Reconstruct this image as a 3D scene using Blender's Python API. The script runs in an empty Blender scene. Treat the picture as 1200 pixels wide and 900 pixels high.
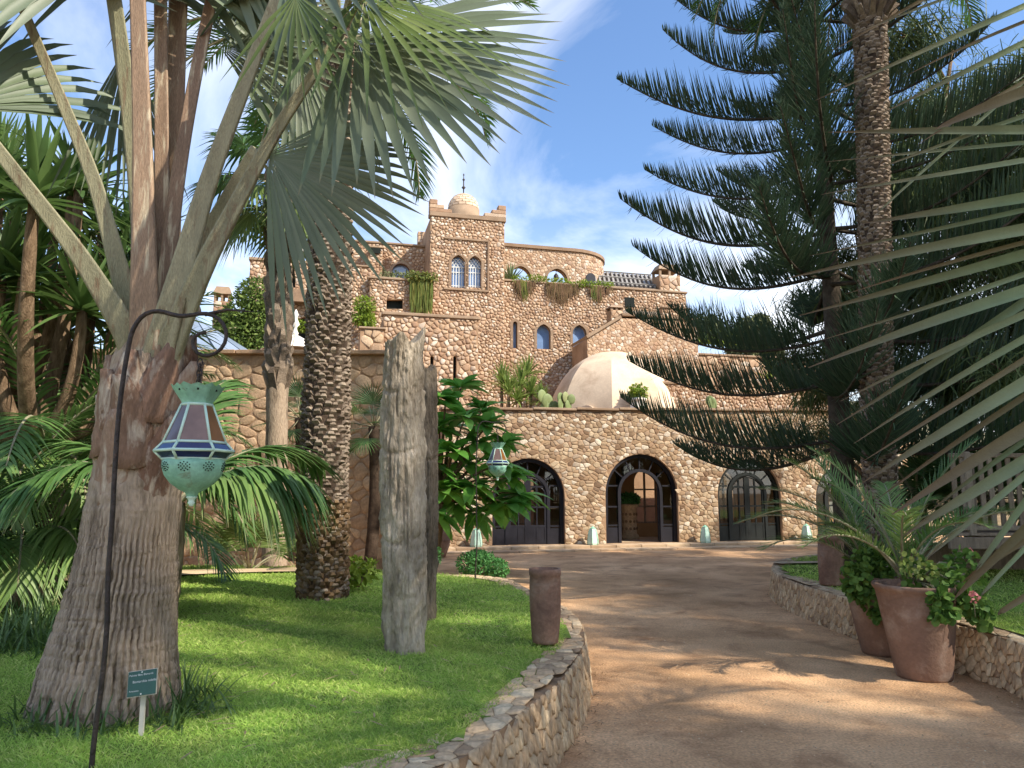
import bpy, math, random
import numpy as np
from mathutils import Vector, Matrix
from mathutils.geometry import tessellate_polygon
R = math.radians
SC = bpy.context.scene
COL = SC.collection
rng = np.random.default_rng(7)
random.seed(7)

# ------------------------------------------------------------------ camera
CAM_H, PITCH, FPX = 1.6, R(8.2), 870.0
cam_d = bpy.data.cameras.new('camera'); cam = bpy.data.objects.new('camera', cam_d); COL.objects.link(cam)
cam.location = (0, 0, CAM_H); cam.rotation_euler = (math.pi/2 + PITCH, 0, 0)
cam_d.sensor_width = 36; cam_d.lens = 36*FPX/1200; cam_d.clip_start = .05; cam_d.clip_end = 6000
SC.camera = cam
# ------------------------------------------------------------------ light
SUN_AZ, SUN_EL = R(60), R(42)          # azimuth measured from behind the camera towards the right
SUN = Vector((math.sin(SUN_AZ)*math.cos(SUN_EL), -math.cos(SUN_AZ)*math.cos(SUN_EL), math.sin(SUN_EL)))
world = bpy.data.worlds.new('World'); SC.world = world; world.use_nodes = True
wn, wl = world.node_tree.nodes, world.node_tree.links
wn.clear()
w_out = wn.new('ShaderNodeOutputWorld'); w_bg = wn.new('ShaderNodeBackground')
sky = wn.new('ShaderNodeTexSky'); sky.sky_type = 'NISHITA'; sky.sun_disc = False
sky.sun_elevation = SUN_EL
sky.sun_rotation = math.atan2(SUN.x, SUN.y)
sky.air_density = 1.25; sky.dust_density = 1.2; sky.ozone_density = 2.4; sky.altitude = 50
w_bg.inputs['Strength'].default_value = .15
tc = wn.new('ShaderNodeTexCoord'); sep = wn.new('ShaderNodeSeparateXYZ'); wl.new(tc.outputs['Generated'], sep.inputs[0])
def wmath(op, a, b=None):
    n = wn.new('ShaderNodeMath'); n.operation = op
    for i, x in enumerate((a, b)):
        if x is None: continue
        if isinstance(x, (int, float)): n.inputs[i].default_value = x
        else: wl.new(x, n.inputs[i])
    return n.outputs[0]
zz = wmath('ADD', wmath('MAXIMUM', sep.outputs[2], 0.0), .13)
cmb = wn.new('ShaderNodeCombineXYZ')
wl.new(wmath('DIVIDE', sep.outputs[0], zz), cmb.inputs[0]); wl.new(wmath('DIVIDE', sep.outputs[1], zz), cmb.inputs[1])
mp = wn.new('ShaderNodeMapping'); mp.inputs['Scale'].default_value = (1.0, .62, 1); mp.inputs['Rotation'].default_value = (0, 0, R(24)); mp.inputs['Location'].default_value = (3.1, 1.35, 0)
wl.new(cmb.outputs[0], mp.inputs[0])
ns = wn.new('ShaderNodeTexNoise'); ns.inputs['Scale'].default_value = .8; ns.inputs['Detail'].default_value = 9; ns.inputs['Roughness'].default_value = .58; ns.inputs['Distortion'].default_value = .9
wl.new(mp.outputs[0], ns.inputs['Vector'])
cr = wn.new('ShaderNodeValToRGB'); cr.color_ramp.elements[0].position = .46; cr.color_ramp.elements[1].position = .80
cr.color_ramp.elements[0].color = (0, 0, 0, 1); cr.color_ramp.elements[1].color = (.85, .85, .85, 1)
wl.new(ns.outputs[0], cr.inputs[0])
hz = wn.new('ShaderNodeMapRange'); hz.inputs[1].default_value = .0; hz.inputs[2].default_value = .40; hz.inputs[3].default_value = .9; hz.inputs[4].default_value = .0
wl.new(sep.outputs[2], hz.inputs[0])
cl = wmath('MINIMUM', wmath('ADD', cr.outputs[0], wmath('MULTIPLY', hz.outputs[0], ns.outputs[0])), .93)
tint = wn.new('ShaderNodeMix'); tint.data_type = 'RGBA'; tint.blend_type = 'MULTIPLY'; tint.inputs[0].default_value = 1
wl.new(sky.outputs[0], tint.inputs[6]); tint.inputs[7].default_value = (.36, .42, .50, 1)
mixc = wn.new('ShaderNodeMix'); mixc.data_type = 'RGBA'
wl.new(cl, mixc.inputs[0]); wl.new(tint.outputs[2], mixc.inputs[6]); mixc.inputs[7].default_value = (4.3, 4.25, 4.2, 1)
wl.new(mixc.outputs[2], w_bg.inputs[0]); wl.new(w_bg.outputs[0], w_out.inputs[0])
sun_d = bpy.data.lights.new('sun', 'SUN'); sun_d.energy = 2.3; sun_d.angle = R(.53); sun_d.color = (1, .91, .78)
sun_o = bpy.data.objects.new('sun', sun_d); COL.objects.link(sun_o); sun_o.location = (30, -30, 40)
sun_o.rotation_euler = SUN.to_track_quat('Z', 'Y').to_euler()
SC.view_settings.view_transform = 'Standard'; SC.view_settings.look = 'None'
SC.view_settings.gamma = 1; SC.view_settings.use_curve_mapping = False
SC.view_settings.exposure = 1.75
SC.render.engine = 'CYCLES'; SC.cycles.max_bounces = 6; SC.cycles.transparent_max_bounces = 16

# ------------------------------------------------------------------ projection helpers (only to measure the place)
CP, SP = math.cos(PITCH), math.sin(PITCH)
def ray(u, v):
    cx, cy = (u-600)/FPX, (450-v)/FPX
    return Vector((cx, CP-SP*cy, SP+CP*cy))
def at_y(u, v, Y): d = ray(u, v); return Vector((0, 0, CAM_H)) + d*(Y/d.y)
def at_z(u, v, z): d = ray(u, v); return Vector((0, 0, CAM_H)) + d*((z-CAM_H)/d.z)
def proj(p):
    q = (p[0], p[1], p[2]-CAM_H)
    f = q[1]*CP + q[2]*SP; up = -q[1]*SP + q[2]*CP
    if f < .05: return (-9999, -9999, f)
    return (600+FPX*q[0]/f, 450-FPX*up/f, f)
def lin(c): return tuple(((x/255)/12.92 if x/255 <= .04045 else ((x/255+.055)/1.055)**2.4) for x in c)

# ------------------------------------------------------------------ noise
_T = np.random.default_rng(3).random((32, 32, 32))
def vn(x, y, z):
    x, y, z = np.broadcast_arrays(np.asarray(x, float), np.asarray(y, float), np.asarray(z, float))
    xi, yi, zi = np.floor(x).astype(int), np.floor(y).astype(int), np.floor(z).astype(int)
    fx, fy, fz = x-xi, y-yi, z-zi
    fx, fy, fz = [f*f*(3-2*f) for f in (fx, fy, fz)]
    g = lambda a, b, c: _T[(xi+a) & 31, (yi+b) & 31, (zi+c) & 31]
    c00 = g(0,0,0)*(1-fx)+g(1,0,0)*fx; c10 = g(0,1,0)*(1-fx)+g(1,1,0)*fx
    c01 = g(0,0,1)*(1-fx)+g(1,0,1)*fx; c11 = g(0,1,1)*(1-fx)+g(1,1,1)*fx
    return (c00*(1-fy)+c10*fy)*(1-fz) + (c01*(1-fy)+c11*fy)*fz
def fbm(x, y, z, o=3):
    s, a, t = 0, 1, 0
    for i in range(o):
        s = s + a*vn(np.asarray(x)*2**i+i*7.3, np.asarray(y)*2**i+3.1*i, np.asarray(z)*2**i); t += a; a *= .5
    return s/t

# ------------------------------------------------------------------ materials
MATS = {}
def mat(name, cols, rough=.85, nscale=6., namt=.25, bump=.0, bscale=40., spec=.3, transl=0., tip=None, rnd=True, stretch=(1, 1, 1), metal=0., patch=None, fine=0., world_tex=False):
    """procedural surface: colour ramp picked per piece, blotchy noise on top, bump, optional leaf translucency / tip colour / patches of another colour"""
    m = bpy.data.materials.new(name); m.use_nodes = True; MATS[name] = m
    n, l = m.node_tree.nodes, m.node_tree.links; n.clear()
    out = n.new('ShaderNodeOutputMaterial'); p = n.new('ShaderNodeBsdfPrincipled')
    p.inputs['Roughness'].default_value = rough; p.inputs['Specular IOR Level'].default_value = spec; p.inputs['Metallic'].default_value = metal
    def mth(op, a, b=None):
        q = n.new('ShaderNodeMath'); q.operation = op
        for i, x in enumerate((a, b)):
            if x is None: continue
            if isinstance(x, (int, float)): q.inputs[i].default_value = x
            else: l.new(x, q.inputs[i])
        return q.outputs[0]
    tcn = n.new('ShaderNodeTexCoord'); mpn = n.new('ShaderNodeMapping'); mpn.inputs['Scale'].default_value = stretch
    if world_tex:
        ge0 = n.new('ShaderNodeNewGeometry'); l.new(ge0.outputs['Position'], mpn.inputs[0])
    else: l.new(tcn.outputs['Object'], mpn.inputs[0])
    ramp = n.new('ShaderNodeValToRGB'); e = ramp.color_ramp.elements
    for i, c in enumerate(cols):
        pos = i/max(1, len(cols)-1)
        el = e[i] if i < 2 else e.new(pos)
        el.position = pos; el.color = (*lin(c), 1)
    if len(cols) == 1: e[1].color = e[0].color
    no = n.new('ShaderNodeTexNoise'); no.inputs['Scale'].default_value = nscale; no.inputs['Detail'].default_value = 6; no.inputs['Roughness'].default_value = .62
    l.new(mpn.outputs[0], no.inputs['Vector'])
    if rnd:
        ge = n.new('ShaderNodeNewGeometry'); oi = n.new('ShaderNodeObjectInfo')
        l.new(mth('FRACT', mth('ADD', ge.outputs['Random Per Island'], oi.outputs['Random'])), ramp.inputs[0])
    else:
        l.new(mth('MULTIPLY', mth('SUBTRACT', no.outputs[0], .3), 2.5), ramp.inputs[0])
    mr = n.new('ShaderNodeMapRange'); mr.inputs[1].default_value = .3; mr.inputs[2].default_value = .7; mr.inputs[3].default_value = 1-namt; mr.inputs[4].default_value = 1+namt
    l.new(no.outputs[0], mr.inputs[0])
    v = mr.outputs[0]
    if fine:
        n3 = n.new('ShaderNodeTexNoise'); n3.inputs['Scale'].default_value = bscale; n3.inputs['Detail'].default_value = 4; l.new(mpn.outputs[0], n3.inputs['Vector'])
        m3 = n.new('ShaderNodeMapRange'); m3.inputs[1].default_value = .3; m3.inputs[2].default_value = .7; m3.inputs[3].default_value = 1-fine; m3.inputs[4].default_value = 1+fine
        l.new(n3.outputs[0], m3.inputs[0]); v = mth('MULTIPLY', v, m3.outputs[0])
    mx = n.new('ShaderNodeMix'); mx.data_type = 'RGBA'; mx.blend_type = 'MULTIPLY'; mx.inputs[0].default_value = 1
    l.new(ramp.outputs[0], mx.inputs[6]); l.new(v, mx.inputs[7]); col = mx.outputs[2]
    if patch:
        pc, psc, lo, hi = patch
        n2 = n.new('ShaderNodeTexNoise'); n2.inputs['Scale'].default_value = psc; n2.inputs['Detail'].default_value = 7; n2.inputs['Roughness'].default_value = .65; n2.inputs['Distortion'].default_value = .5
        l.new(mpn.outputs[0], n2.inputs['Vector'])
        pr = n.new('ShaderNodeMapRange'); pr.inputs[1].default_value = lo; pr.inputs[2].default_value = hi; l.new(n2.outputs[0], pr.inputs[0])
        m2 = n.new('ShaderNodeMix'); m2.data_type = 'RGBA'; l.new(pr.outputs[0], m2.inputs[0]); l.new(col, m2.inputs[6]); m2.inputs[7].default_value = (*lin(pc), 1); col = m2.outputs[2]
    if tip:
        at = n.new('ShaderNodeAttribute'); at.attribute_name = 't'
        tr = n.new('ShaderNodeMapRange'); tr.inputs[1].default_value = tip[1]; tr.inputs[2].default_value = tip[2]; l.new(at.outputs['Fac'], tr.inputs[0])
        m4 = n.new('ShaderNodeMix'); m4.data_type = 'RGBA'; l.new(tr.outputs[0], m4.inputs[0]); l.new(col, m4.inputs[6]); m4.inputs[7].default_value = (*lin(tip[0]), 1); col = m4.outputs[2]
    l.new(col, p.inputs['Base Color'])
    if bump:
        bn = n.new('ShaderNodeTexNoise'); bn.inputs['Scale'].default_value = bscale; bn.inputs['Detail'].default_value = 6; l.new(mpn.outputs[0], bn.inputs['Vector'])
        b = n.new('ShaderNodeBump'); b.inputs['Strength'].default_value = bump; b.inputs['Distance'].default_value = .02; l.new(bn.outputs[0], b.inputs['Height']); l.new(b.outputs[0], p.inputs['Normal'])
    if transl:
        t = n.new('ShaderNodeBsdfTranslucent'); ms = n.new('ShaderNodeMixShader'); ms.inputs[0].default_value = transl
        l.new(col, t.inputs[0]); l.new(p.outputs[0], ms.inputs[1]); l.new(t.outputs[0], ms.inputs[2]); l.new(ms.outputs[0], out.inputs[0])
    else: l.new(p.outputs[0], out.inputs[0])
    return m
def glass(name, tintc, refl=.18, rough=.02, alpha=.8):
    m = bpy.data.materials.new(name); m.use_nodes = True; MATS[name] = m
    n, l = m.node_tree.nodes, m.node_tree.links; n.clear()
    out = n.new('ShaderNodeOutputMaterial'); t = n.new('ShaderNodeBsdfTransparent'); g = n.new('ShaderNodeBsdfGlossy'); ms = n.new('ShaderNodeMixShader')
    t.inputs[0].default_value = (*lin(tintc), 1); g.inputs['Roughness'].default_value = rough
    no = n.new('ShaderNodeTexNoise'); no.inputs['Scale'].default_value = 3; b = n.new('ShaderNodeBump'); b.inputs['Strength'].default_value = .04; l.new(no.outputs[0], b.inputs['Height']); l.new(b.outputs[0], g.inputs['Normal'])
    lw = n.new('ShaderNodeFresnel'); lw.inputs[0].default_value = 1.45
    ad = n.new('ShaderNodeMath'); ad.operation = 'ADD'; ad.use_clamp = True; l.new(lw.outputs[0], ad.inputs[0]); ad.inputs[1].default_value = refl
    l.new(ad.outputs[0], ms.inputs[0]); l.new(t.outputs[0], ms.inputs[1]); l.new(g.outputs[0], ms.inputs[2]); l.new(ms.outputs[0], out.inputs[0])
    return m

# ------------------------------------------------------------------ objects
ORG = {}
def setp(o, label=None, cat=None, group=None, kind=None):
    if label: o['label'] = label
    if cat: o['category'] = cat
    if group: o['group'] = group
    if kind: o['kind'] = kind
    return o
def thing(name, loc, label, cat, group=None):
    o = bpy.data.objects.new(name, None); o.empty_display_size = .1; COL.objects.link(o); o.location = Vector(loc); ORG[o] = Vector(loc)
    return setp(o, label, cat, group)
def link(name, me, m, parent=None, org=None):
    o = bpy.data.objects.new(name, me); COL.objects.link(o)
    if m is not None and len(me.materials) == 0: me.materials.append(MATS[m])
    if parent is not None: o.parent = parent; ORG[o] = ORG[parent]
    else: ORG[o] = Vector(org) if org is not None else Vector((0, 0, 0)); o.location = ORG[o]
    return o
class MB:
    def __init__(s): s.V = []; s.F = []; s.T = []; s.n = 0; s.hasT = False
    def add(s, v, f, t=None):
        v = np.asarray(v, float).reshape(-1, 3); s.V.append(v)
        if isinstance(f, np.ndarray): s.F.append(f + s.n)
        else:
            by = {}
            for q in f: by.setdefault(len(q), []).append(q)
            for k in by: s.F.append(np.array(by[k], int) + s.n)
        s.T.append(np.zeros(len(v)) if t is None else np.asarray(t, float).ravel())
        if t is not None: s.hasT = True
        s.n += len(v); return s
    def mesh(s, name, org=(0, 0, 0), smooth=True):
        V = np.concatenate(s.V) - np.array(org)[None]
        li = np.concatenate([f.ravel() for f in s.F]); lt = np.concatenate([np.full(len(f), f.shape[1]) for f in s.F])
        me = bpy.data.meshes.new(name); me.vertices.add(len(V)); me.vertices.foreach_set('co', V.astype(np.float32).ravel())
        me.loops.add(len(li)); me.loops.foreach_set('vertex_index', li.astype(np.int32))
        ls = np.zeros(len(lt), np.int32); ls[1:] = np.cumsum(lt)[:-1]
        me.polygons.add(len(lt)); me.polygons.foreach_set('loop_start', ls)
        if s.hasT:
            a = me.attributes.new('t', 'FLOAT', 'POINT'); a.data.foreach_set('value', np.concatenate(s.T).astype(np.float32))
        me.update(calc_edges=True)
        me.polygons.foreach_set('use_smooth', np.full(len(lt), bool(smooth)))
        return me
    def build(s, name, m, parent=None, smooth=True, org=None, kind=None):
        o_ = ORG[parent] if parent is not None else (Vector(org) if org is not None else Vector((0, 0, 0)))
        o = link(name, s.mesh(name, o_, smooth), m, parent, o_)
        if kind: o['kind'] = kind
        return o
    # --- shapes
    def box(s, c, sx, sy, sz, ax=(1, 0, 0), ay=(0, 1, 0), az=(0, 0, 1), bev=0.):
        ax, ay, az, c = [np.array(a, float) for a in (ax, ay, az, c)]
        if not bev:
            v = [c + ax*sx*i/2 + ay*sy*j/2 + az*sz*k/2 for k in (-1, 1) for j in (-1, 1) for i in (-1, 1)]
            return s.add(v, [(0, 2, 3, 1), (4, 5, 7, 6), (0, 1, 5, 4), (2, 6, 7, 3), (0, 4, 6, 2), (1, 3, 7, 5)])
        v = []; b = bev
        def ring(k, ins):
            hx, hy = sx/2-ins, sy/2-ins
            for (i, j, bx_, by_) in ((-1, -1, 0, 1), (-1, -1, 1, 0), (1, -1, -1, 0), (1, -1, 0, 1), (1, 1, 0, -1), (1, 1, -1, 0), (-1, 1, 1, 0), (-1, 1, 0, -1)):
                v.append(c + ax*(i*hx + bx_*b) + ay*(j*hy + by_*b) + az*k)
        ring(-sz/2, b); ring(-sz/2+b, 0); ring(sz/2-b, 0); ring(sz/2, b)
        f = [tuple(range(7, -1, -1)), tuple(range(24, 32))]
        for r in range(3):
            for i in range(8): f.append((r*8+i, r*8+(i+1) % 8, r*8+8+(i+1) % 8, r*8+8+i))
        return s.add(v, f)
    def tube(s, pts, rad, sides=6, cap=True, t=None):
        P = np.array([tuple(p) for p in pts], float); n = len(P)
        r = np.broadcast_to(np.asarray(rad, float), (n,))
        T = np.gradient(P, axis=0); T /= np.linalg.norm(T, axis=1)[:, None]+1e-9
        ref = np.array((0, 0, 1.)) if abs(T[0][2]) < .9 else np.array((1., 0, 0))
        a = np.cross(T[0], ref); a /= np.linalg.norm(a)
        A = []
        for i in range(n):
            a = a - T[i]*a.dot(T[i]); a /= np.linalg.norm(a)+1e-9; A.append(a)
        A = np.array(A); B = np.cross(T, A)
        th = np.arange(sides)*2*math.pi/sides
        V = P[:, None] + r[:, None, None]*(A[:, None]*np.cos(th)[None, :, None] + B[:, None]*np.sin(th)[None, :, None])
        i = np.arange(n-1)[:, None]*sides; j = np.arange(sides)[None]; k = (j+1) % sides
        Q = np.stack([i+j, i+k, i+sides+k, i+sides+j], -1).reshape(-1, 4)
        tt = None if t is None else np.repeat(np.asarray(t, float), sides)
        s.add(V.reshape(-1, 3), Q, tt)
        if cap:
            b0 = s.n - n*sides
            s.F.append(np.array([[b0+q for q in range(sides-1, -1, -1)]])); s.F.append(np.array([[b0+(n-1)*sides+q for q in range(sides)]]))
        return s
    def lathe(s, prof, c=(0, 0, 0), sides=24, rot=0., cap=True):
        prof = np.array(prof, float); th = np.arange(sides)*2*math.pi/sides + rot
        V = np.stack([prof[:, 0:1]*np.cos(th)+c[0], prof[:, 0:1]*np.sin(th)+c[1], np.repeat(prof[:, 1:2], sides, 1)+c[2]], -1)
        n = len(prof); i = np.arange(n-1)[:, None]*sides; j = np.arange(sides)[None]; k = (j+1) % sides
        s.add(V.reshape(-1, 3), np.stack([i+j, i+k, i+sides+k, i+sides+j], -1).reshape(-1, 4))
        if cap:
            b0 = s.n - n*sides
            s.F.append(np.array([[b0+q for q in range(sides-1, -1, -1)]])); s.F.append(np.array([[b0+(n-1)*sides+q for q in range(sides)]]))
        return s
    def blades(s, P0, D, N, L, W, droop, prof, segs=4, fold=.25, pw=2., curl=None):
        """many leaf blades at once: V-folded strips from P0 along D, bending down by droop*L"""
        P0, D, N = [np.asarray(a, float).reshape(-1, 3) for a in (P0, D, N)]
        n = len(P0); L, W, droop = [np.broadcast_to(np.asarray(a, float), (n,)) for a in (L, W, droop)]
        D = D/(np.linalg.norm(D, axis=1)[:, None]+1e-9); S = np.cross(D, N); S /= np.linalg.norm(S, axis=1)[:, None]+1e-9; Nn = np.cross(S, D)
        t = np.linspace(0, 1, segs+1); w = prof(t)
        C = P0[:, None] + D[:, None]*(L[:, None]*t[None])[..., None]
        C[..., 2] -= (droop*L)[:, None]*(t**pw)[None]
        if curl is not None: C += np.asarray(curl, float)[:, None]*(t**2)[None, :, None]
        hw = (W[:, None]*w[None]/2)[..., None]
        a = C + S[:, None]*hw + Nn[:, None]*hw*fold; b = C - S[:, None]*hw + Nn[:, None]*hw*fold
        tt = np.broadcast_to(t[None], (n, segs+1))
        if fold:
            V = np.stack([a, C, b], 2).reshape(-1, 3); k = 3
            q = []
            for i in range(segs): q += [(i*3, i*3+1, i*3+4, i*3+3), (i*3+1, i*3+2, i*3+5, i*3+4)]
        else:
            V = np.stack([a, b], 2).reshape(-1, 3); k = 2
            q = [(i*2, i*2+1, i*2+3, i*2+2) for i in range(segs)]
        q = np.array(q); F = (np.arange(n)[:, None, None]*(k*(segs+1)) + q[None]).reshape(-1, 4)
        return s.add(V, F, np.repeat(tt[..., None], k, 2).ravel())
def P_leaf(t): return np.sin(np.clip(t*.92+.08, 0, 1)*math.pi)**.7*(1-.2*t)+.004
def P_strap(t): return np.clip(np.minimum(1, .55+t*3)*(1-t**2.6), .01, 1)
def P_palm(t): return np.clip(np.minimum(1, .45+t*4)*(1-t**1.7), .015, 1)
def P_round(t): return np.sqrt(np.clip(1-(2*t-1)**2, .02, 1))
def unit(v): v = np.asarray(v, float); return v/(np.linalg.norm(v, axis=-1, keepdims=True)+1e-9)

# ------------------------------------------------------------------ stones
def clip_poly(poly, px, py, nx, ny):
    out = []; n = len(poly)
    ds = [(q[0]-px)*nx+(q[1]-py)*ny for q in poly]
    if max(ds) <= 0: return poly
    for i in range(n):
        a, b, da, db = poly[i], poly[(i+1) % n], ds[i], ds[(i+1) % n]
        if da <= 0: out.append(a)
        if (da < 0 < db) or (db < 0 < da):
            t = da/(da-db); out.append((a[0]+(b[0]-a[0])*t, a[1]+(b[1]-a[1])*t))
    return out
def inside(poly, x, y):
    c = False; n = len(poly)
    for i in range(n):
        x1, y1 = poly[i]; x2, y2 = poly[(i+1) % n]
        if (y1 > y) != (y2 > y) and x < (x2-x1)*(y-y1)/(y2-y1)+x1: c = not c
    return c
def voronoi(outer, holes, cs, asp=1., jit=.85, drop=.14, seed=0):
    """irregular rubble cells that fill a convex outline and stop at the openings"""
    rr = random.Random(seed)
    xs = [p[0] for p in outer]; ys = [p[1] for p in outer]
    cx, cy = cs*math.sqrt(asp), cs/math.sqrt(asp)
    x0, y0 = min(xs)-cx, min(ys)-cy; nx, ny = int((max(xs)-min(xs))/cx)+3, int((max(ys)-min(ys))/cy)+3
    G = {}
    for i in range(nx):
        for j in range(ny):
            if rr.random() < drop: continue
            G[i, j] = (x0+(i+.5+(.5 if j % 2 else 0)+rr.uniform(-.5, .5)*jit)*cx, y0+(j+.5+rr.uniform(-.5, .5)*jit)*cy)
    edges = []
    for h in holes:
        ar = sum(h[i][0]*h[(i+1) % len(h)][1]-h[(i+1) % len(h)][0]*h[i][1] for i in range(len(h)))
        h2 = h if ar > 0 else h[::-1]
        edges.append(h2)
    ar = sum(outer[i][0]*outer[(i+1) % len(outer)][1]-outer[(i+1) % len(outer)][0]*outer[i][1] for i in range(len(outer)))
    oc = outer if ar > 0 else outer[::-1]
    out = []
    for (i, j), (x, y) in G.items():
        if any(inside(h, x, y) for h in holes): continue
        if not inside(oc, x, y): continue
        poly = [(x-2*cx, y-2*cy), (x+2*cx, y-2*cy), (x+2*cx, y+2*cy), (x-2*cx, y+2*cy)]
        nb = []
        for a in range(-3, 4):
            for b in range(-3, 4):
                q = G.get((i+a, j+b))
                if q and (a or b): nb.append((((q[0]-x)/cx)**2+((q[1]-y)/cy)**2, q))
        nb.sort(key=lambda z_: z_[0])
        for d, q in nb:
            mr = max((p[0]-x)**2/cx**2+(p[1]-y)**2/cy**2 for p in poly)
            if d > 4*mr: break
            # scaled metric keeps cells elongated when asp != 1
            nx_, ny_ = (q[0]-x)/cx**2, (q[1]-y)/cy**2
            poly = clip_poly(poly, (x+q[0])/2, (y+q[1])/2, nx_, ny_)
            if len(poly) < 3: break
        if len(poly) < 3: continue
        for k in range(len(oc)):
            a, b = oc[k], oc[(k+1) % len(oc)]
            poly = clip_poly(poly, a[0], a[1], b[1]-a[1], -(b[0]-a[0]))
            if len(poly) < 3: break
        if len(poly) < 3: continue
        for h in edges:
            best = None
            for k in range(len(h)):
                a, b = h[k], h[(k+1) % len(h)]
                ex, ey = b[0]-a[0], b[1]-a[1]; L2 = ex*ex+ey*ey
                if L2 < 1e-9: continue
                t = max(0, min(1, ((x-a[0])*ex+(y-a[1])*ey)/L2)); dx, dy = x-a[0]-ex*t, y-a[1]-ey*t
                d = dx*dx+dy*dy
                if best is None or d < best[0]: best = (d, a[0]+ex*t, a[1]+ey*t, dx, dy)
            if best and best[0] < (3*cs)**2 and best[0] > 1e-10:
                poly = clip_poly(poly, best[1], best[2], -best[3], -best[4])
                if len(poly) < 3: break
        if len(poly) < 3: continue
        A = abs(sum(poly[k][0]*poly[(k+1) % len(poly)][1]-poly[(k+1) % len(poly)][0]*poly[k][1] for k in range(len(poly))))/2
        if A < .12*cx*cy: continue
        out.append((poly, A))
    return out
def stone_geo(poly, A, mp_, gap, relief, rr, rnd=False):
    n = len(poly); cx = sum(p[0] for p in poly)/n; cy = sum(p[1] for p in poly)/n
    if rnd:
        q = []
        for i in range(n):
            a, b = poly[i], poly[(i+1) % n]
            q += [(a[0]*.76+b[0]*.24, a[1]*.76+b[1]*.24), (a[0]*.24+b[0]*.76, a[1]*.24+b[1]*.76)]
        poly = q; n = len(poly)
    rad = math.sqrt(A/math.pi); f0 = max(.5, 1-gap/rad); h = relief*rr.uniform(.6, 1.25)
    tx, ty = rr.uniform(-.5, .5)*relief/rad, rr.uniform(-.5, .5)*relief/rad
    V = []
    for f, hh, nz in ((f0, -relief*.6, 0), (f0*.97, h*.55, .12), (f0*.74, h, .16)):
        for (x, y) in poly:
            k = f*(1+rr.uniform(-nz, nz)*.5); dx, dy = (x-cx)*k, (y-cy)*k
            V.append(mp_(cx+dx, cy+dy, hh+(dx*tx+dy*ty if hh > 0 else 0)))
    V.append(mp_(cx, cy, h*1.08))
    F = []
    for r in range(2):
        for i in range(n): F.append((r*n+i, r*n+(i+1) % n, (r+1)*n+(i+1) % n, (r+1)*n+i))
    for i in range(n): F.append((2*n+i, 2*n+(i+1) % n, 3*n))
    return V, F
class Stones:
    """all the stones of one thing: the largest in view are objects of their own, the rest is joined"""
    def __init__(s): s.items = []
    def fill(s, parent, outer, holes, mp_, cs, m, relief=.03, gap=.018, asp=1., seed=0, rnd=False, drop=.14, jit=.85):
        rr = random.Random(seed*13+5)
        for poly, A in voronoi(outer, holes, cs, asp, jit, drop, seed):
            V, F = stone_geo(poly, A, mp_, gap, relief, rr, rnd)
            u, v, d = proj(V[-1])
            s.items.append((A/max(d, .5)**2 if (0 < u < 1200 and 0 < v < 900) else 0, parent, V, F, m))
        return s
    def emit(s, limit=300, name='stone', skip=None):
        if skip:
            s.items = [((0, *it[1:]) if skip(*proj(it[2][-1])) else it) for it in s.items]
        s.items.sort(key=lambda t: -t[0])
        rest = {}
        for k, (a, par, V, F, m) in enumerate(s.items):
            if k < limit and a > 0:
                c = Vector(np.mean(np.array(V), axis=0)); b = MB(); b.add(V, F); me = b.mesh(name, c, True)
                o = bpy.data.objects.new(name, me); COL.objects.link(o); me.materials.append(MATS[m])
                o.parent = par; o.location = c-ORG[par]; ORG[o] = c
            else: rest.setdefault((par, m), MB()).add(V, F)
        for (par, m), b in rest.items(): b.build('small_stones', m, par, True, kind='stuff')
def slab(mb, outer, holes, mp_, thick, back=True):
    """wall slab with openings: outline and holes in wall coordinates, mp_ maps (s, z, h); h is outward"""
    loops = [outer]+holes
    tr = tessellate_polygon([[Vector((x, y, 0)) for x, y in lp] for lp in loops])
    flat = [p for lp in loops for p in lp]; n = len(flat)
    V = [mp_(x, y, 0) for x, y in flat]+[mp_(x, y, -thick) for x, y in flat]
    F = []
    for a, b, c in tr:
        F.append((a, b, c))
        if back: F.append((a+n, c+n, b+n))
    k = 0
    for lp in loops:
        m = len(lp)
        for i in range(m): F.append((k+i, k+(i+1) % m, n+k+(i+1) % m, n+k+i))
        k += m
    mb.add(V, F); return mb
def arch(s0, s1, z0, z1, spring=None, pointed=0., n=12):
    """outline of an arched opening"""
    w = s1-s0; c = (s0+s1)/2
    if spring is None: spring = z1-w/2
    pts = [(s0, z0), (s1, z0)]
    for i in range(n+1):
        a = math.pi*i/n
        x = math.cos(a); y = math.sin(a)
        if pointed: y = y*(1-pointed)+pointed*(1-abs(x))
        pts.append((c+x*w/2, spring+y*(z1-spring)))
    return pts
# ------------------------------------------------------------------ material library
mat('dirt', [(180, 143, 105), (206, 165, 124), (220, 182, 140)], .97, .55, .18, .8, 55, rnd=False, spec=.06, patch=((132, 98, 72), 1.7, .50, .80), fine=.24, world_tex=True)
mat('earth', [(120, 100, 70), (140, 118, 86)], .95, .2, .3, .3, 8, rnd=False, spec=.1)
mat('soil', [(84, 66, 48), (104, 84, 60)], .95, 5, .3, .6, 30, rnd=False, spec=.1)
mat('turf', [(103, 125, 55), (131, 150, 70)], .95, 2.2, .3, .5, 60, rnd=False, spec=.1)
mat('grass_blade', [(128, 163, 71), (160, 191, 90), (189, 215, 113), (145, 174, 80), (223, 227, 148)], .6, .7, .3, spec=.25, transl=.35, world_tex=True, patch=((176, 176, 100), 1.1, .55, .85))
mat('pale_path', [(190, 165, 132), (206, 184, 152)], .95, 3, .15, .4, 40, rnd=False, spec=.1)
mat('paving', [(176, 152, 124), (196, 172, 142), (160, 136, 110)], .85, 3, .2, .3, 30, spec=.2)
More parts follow.
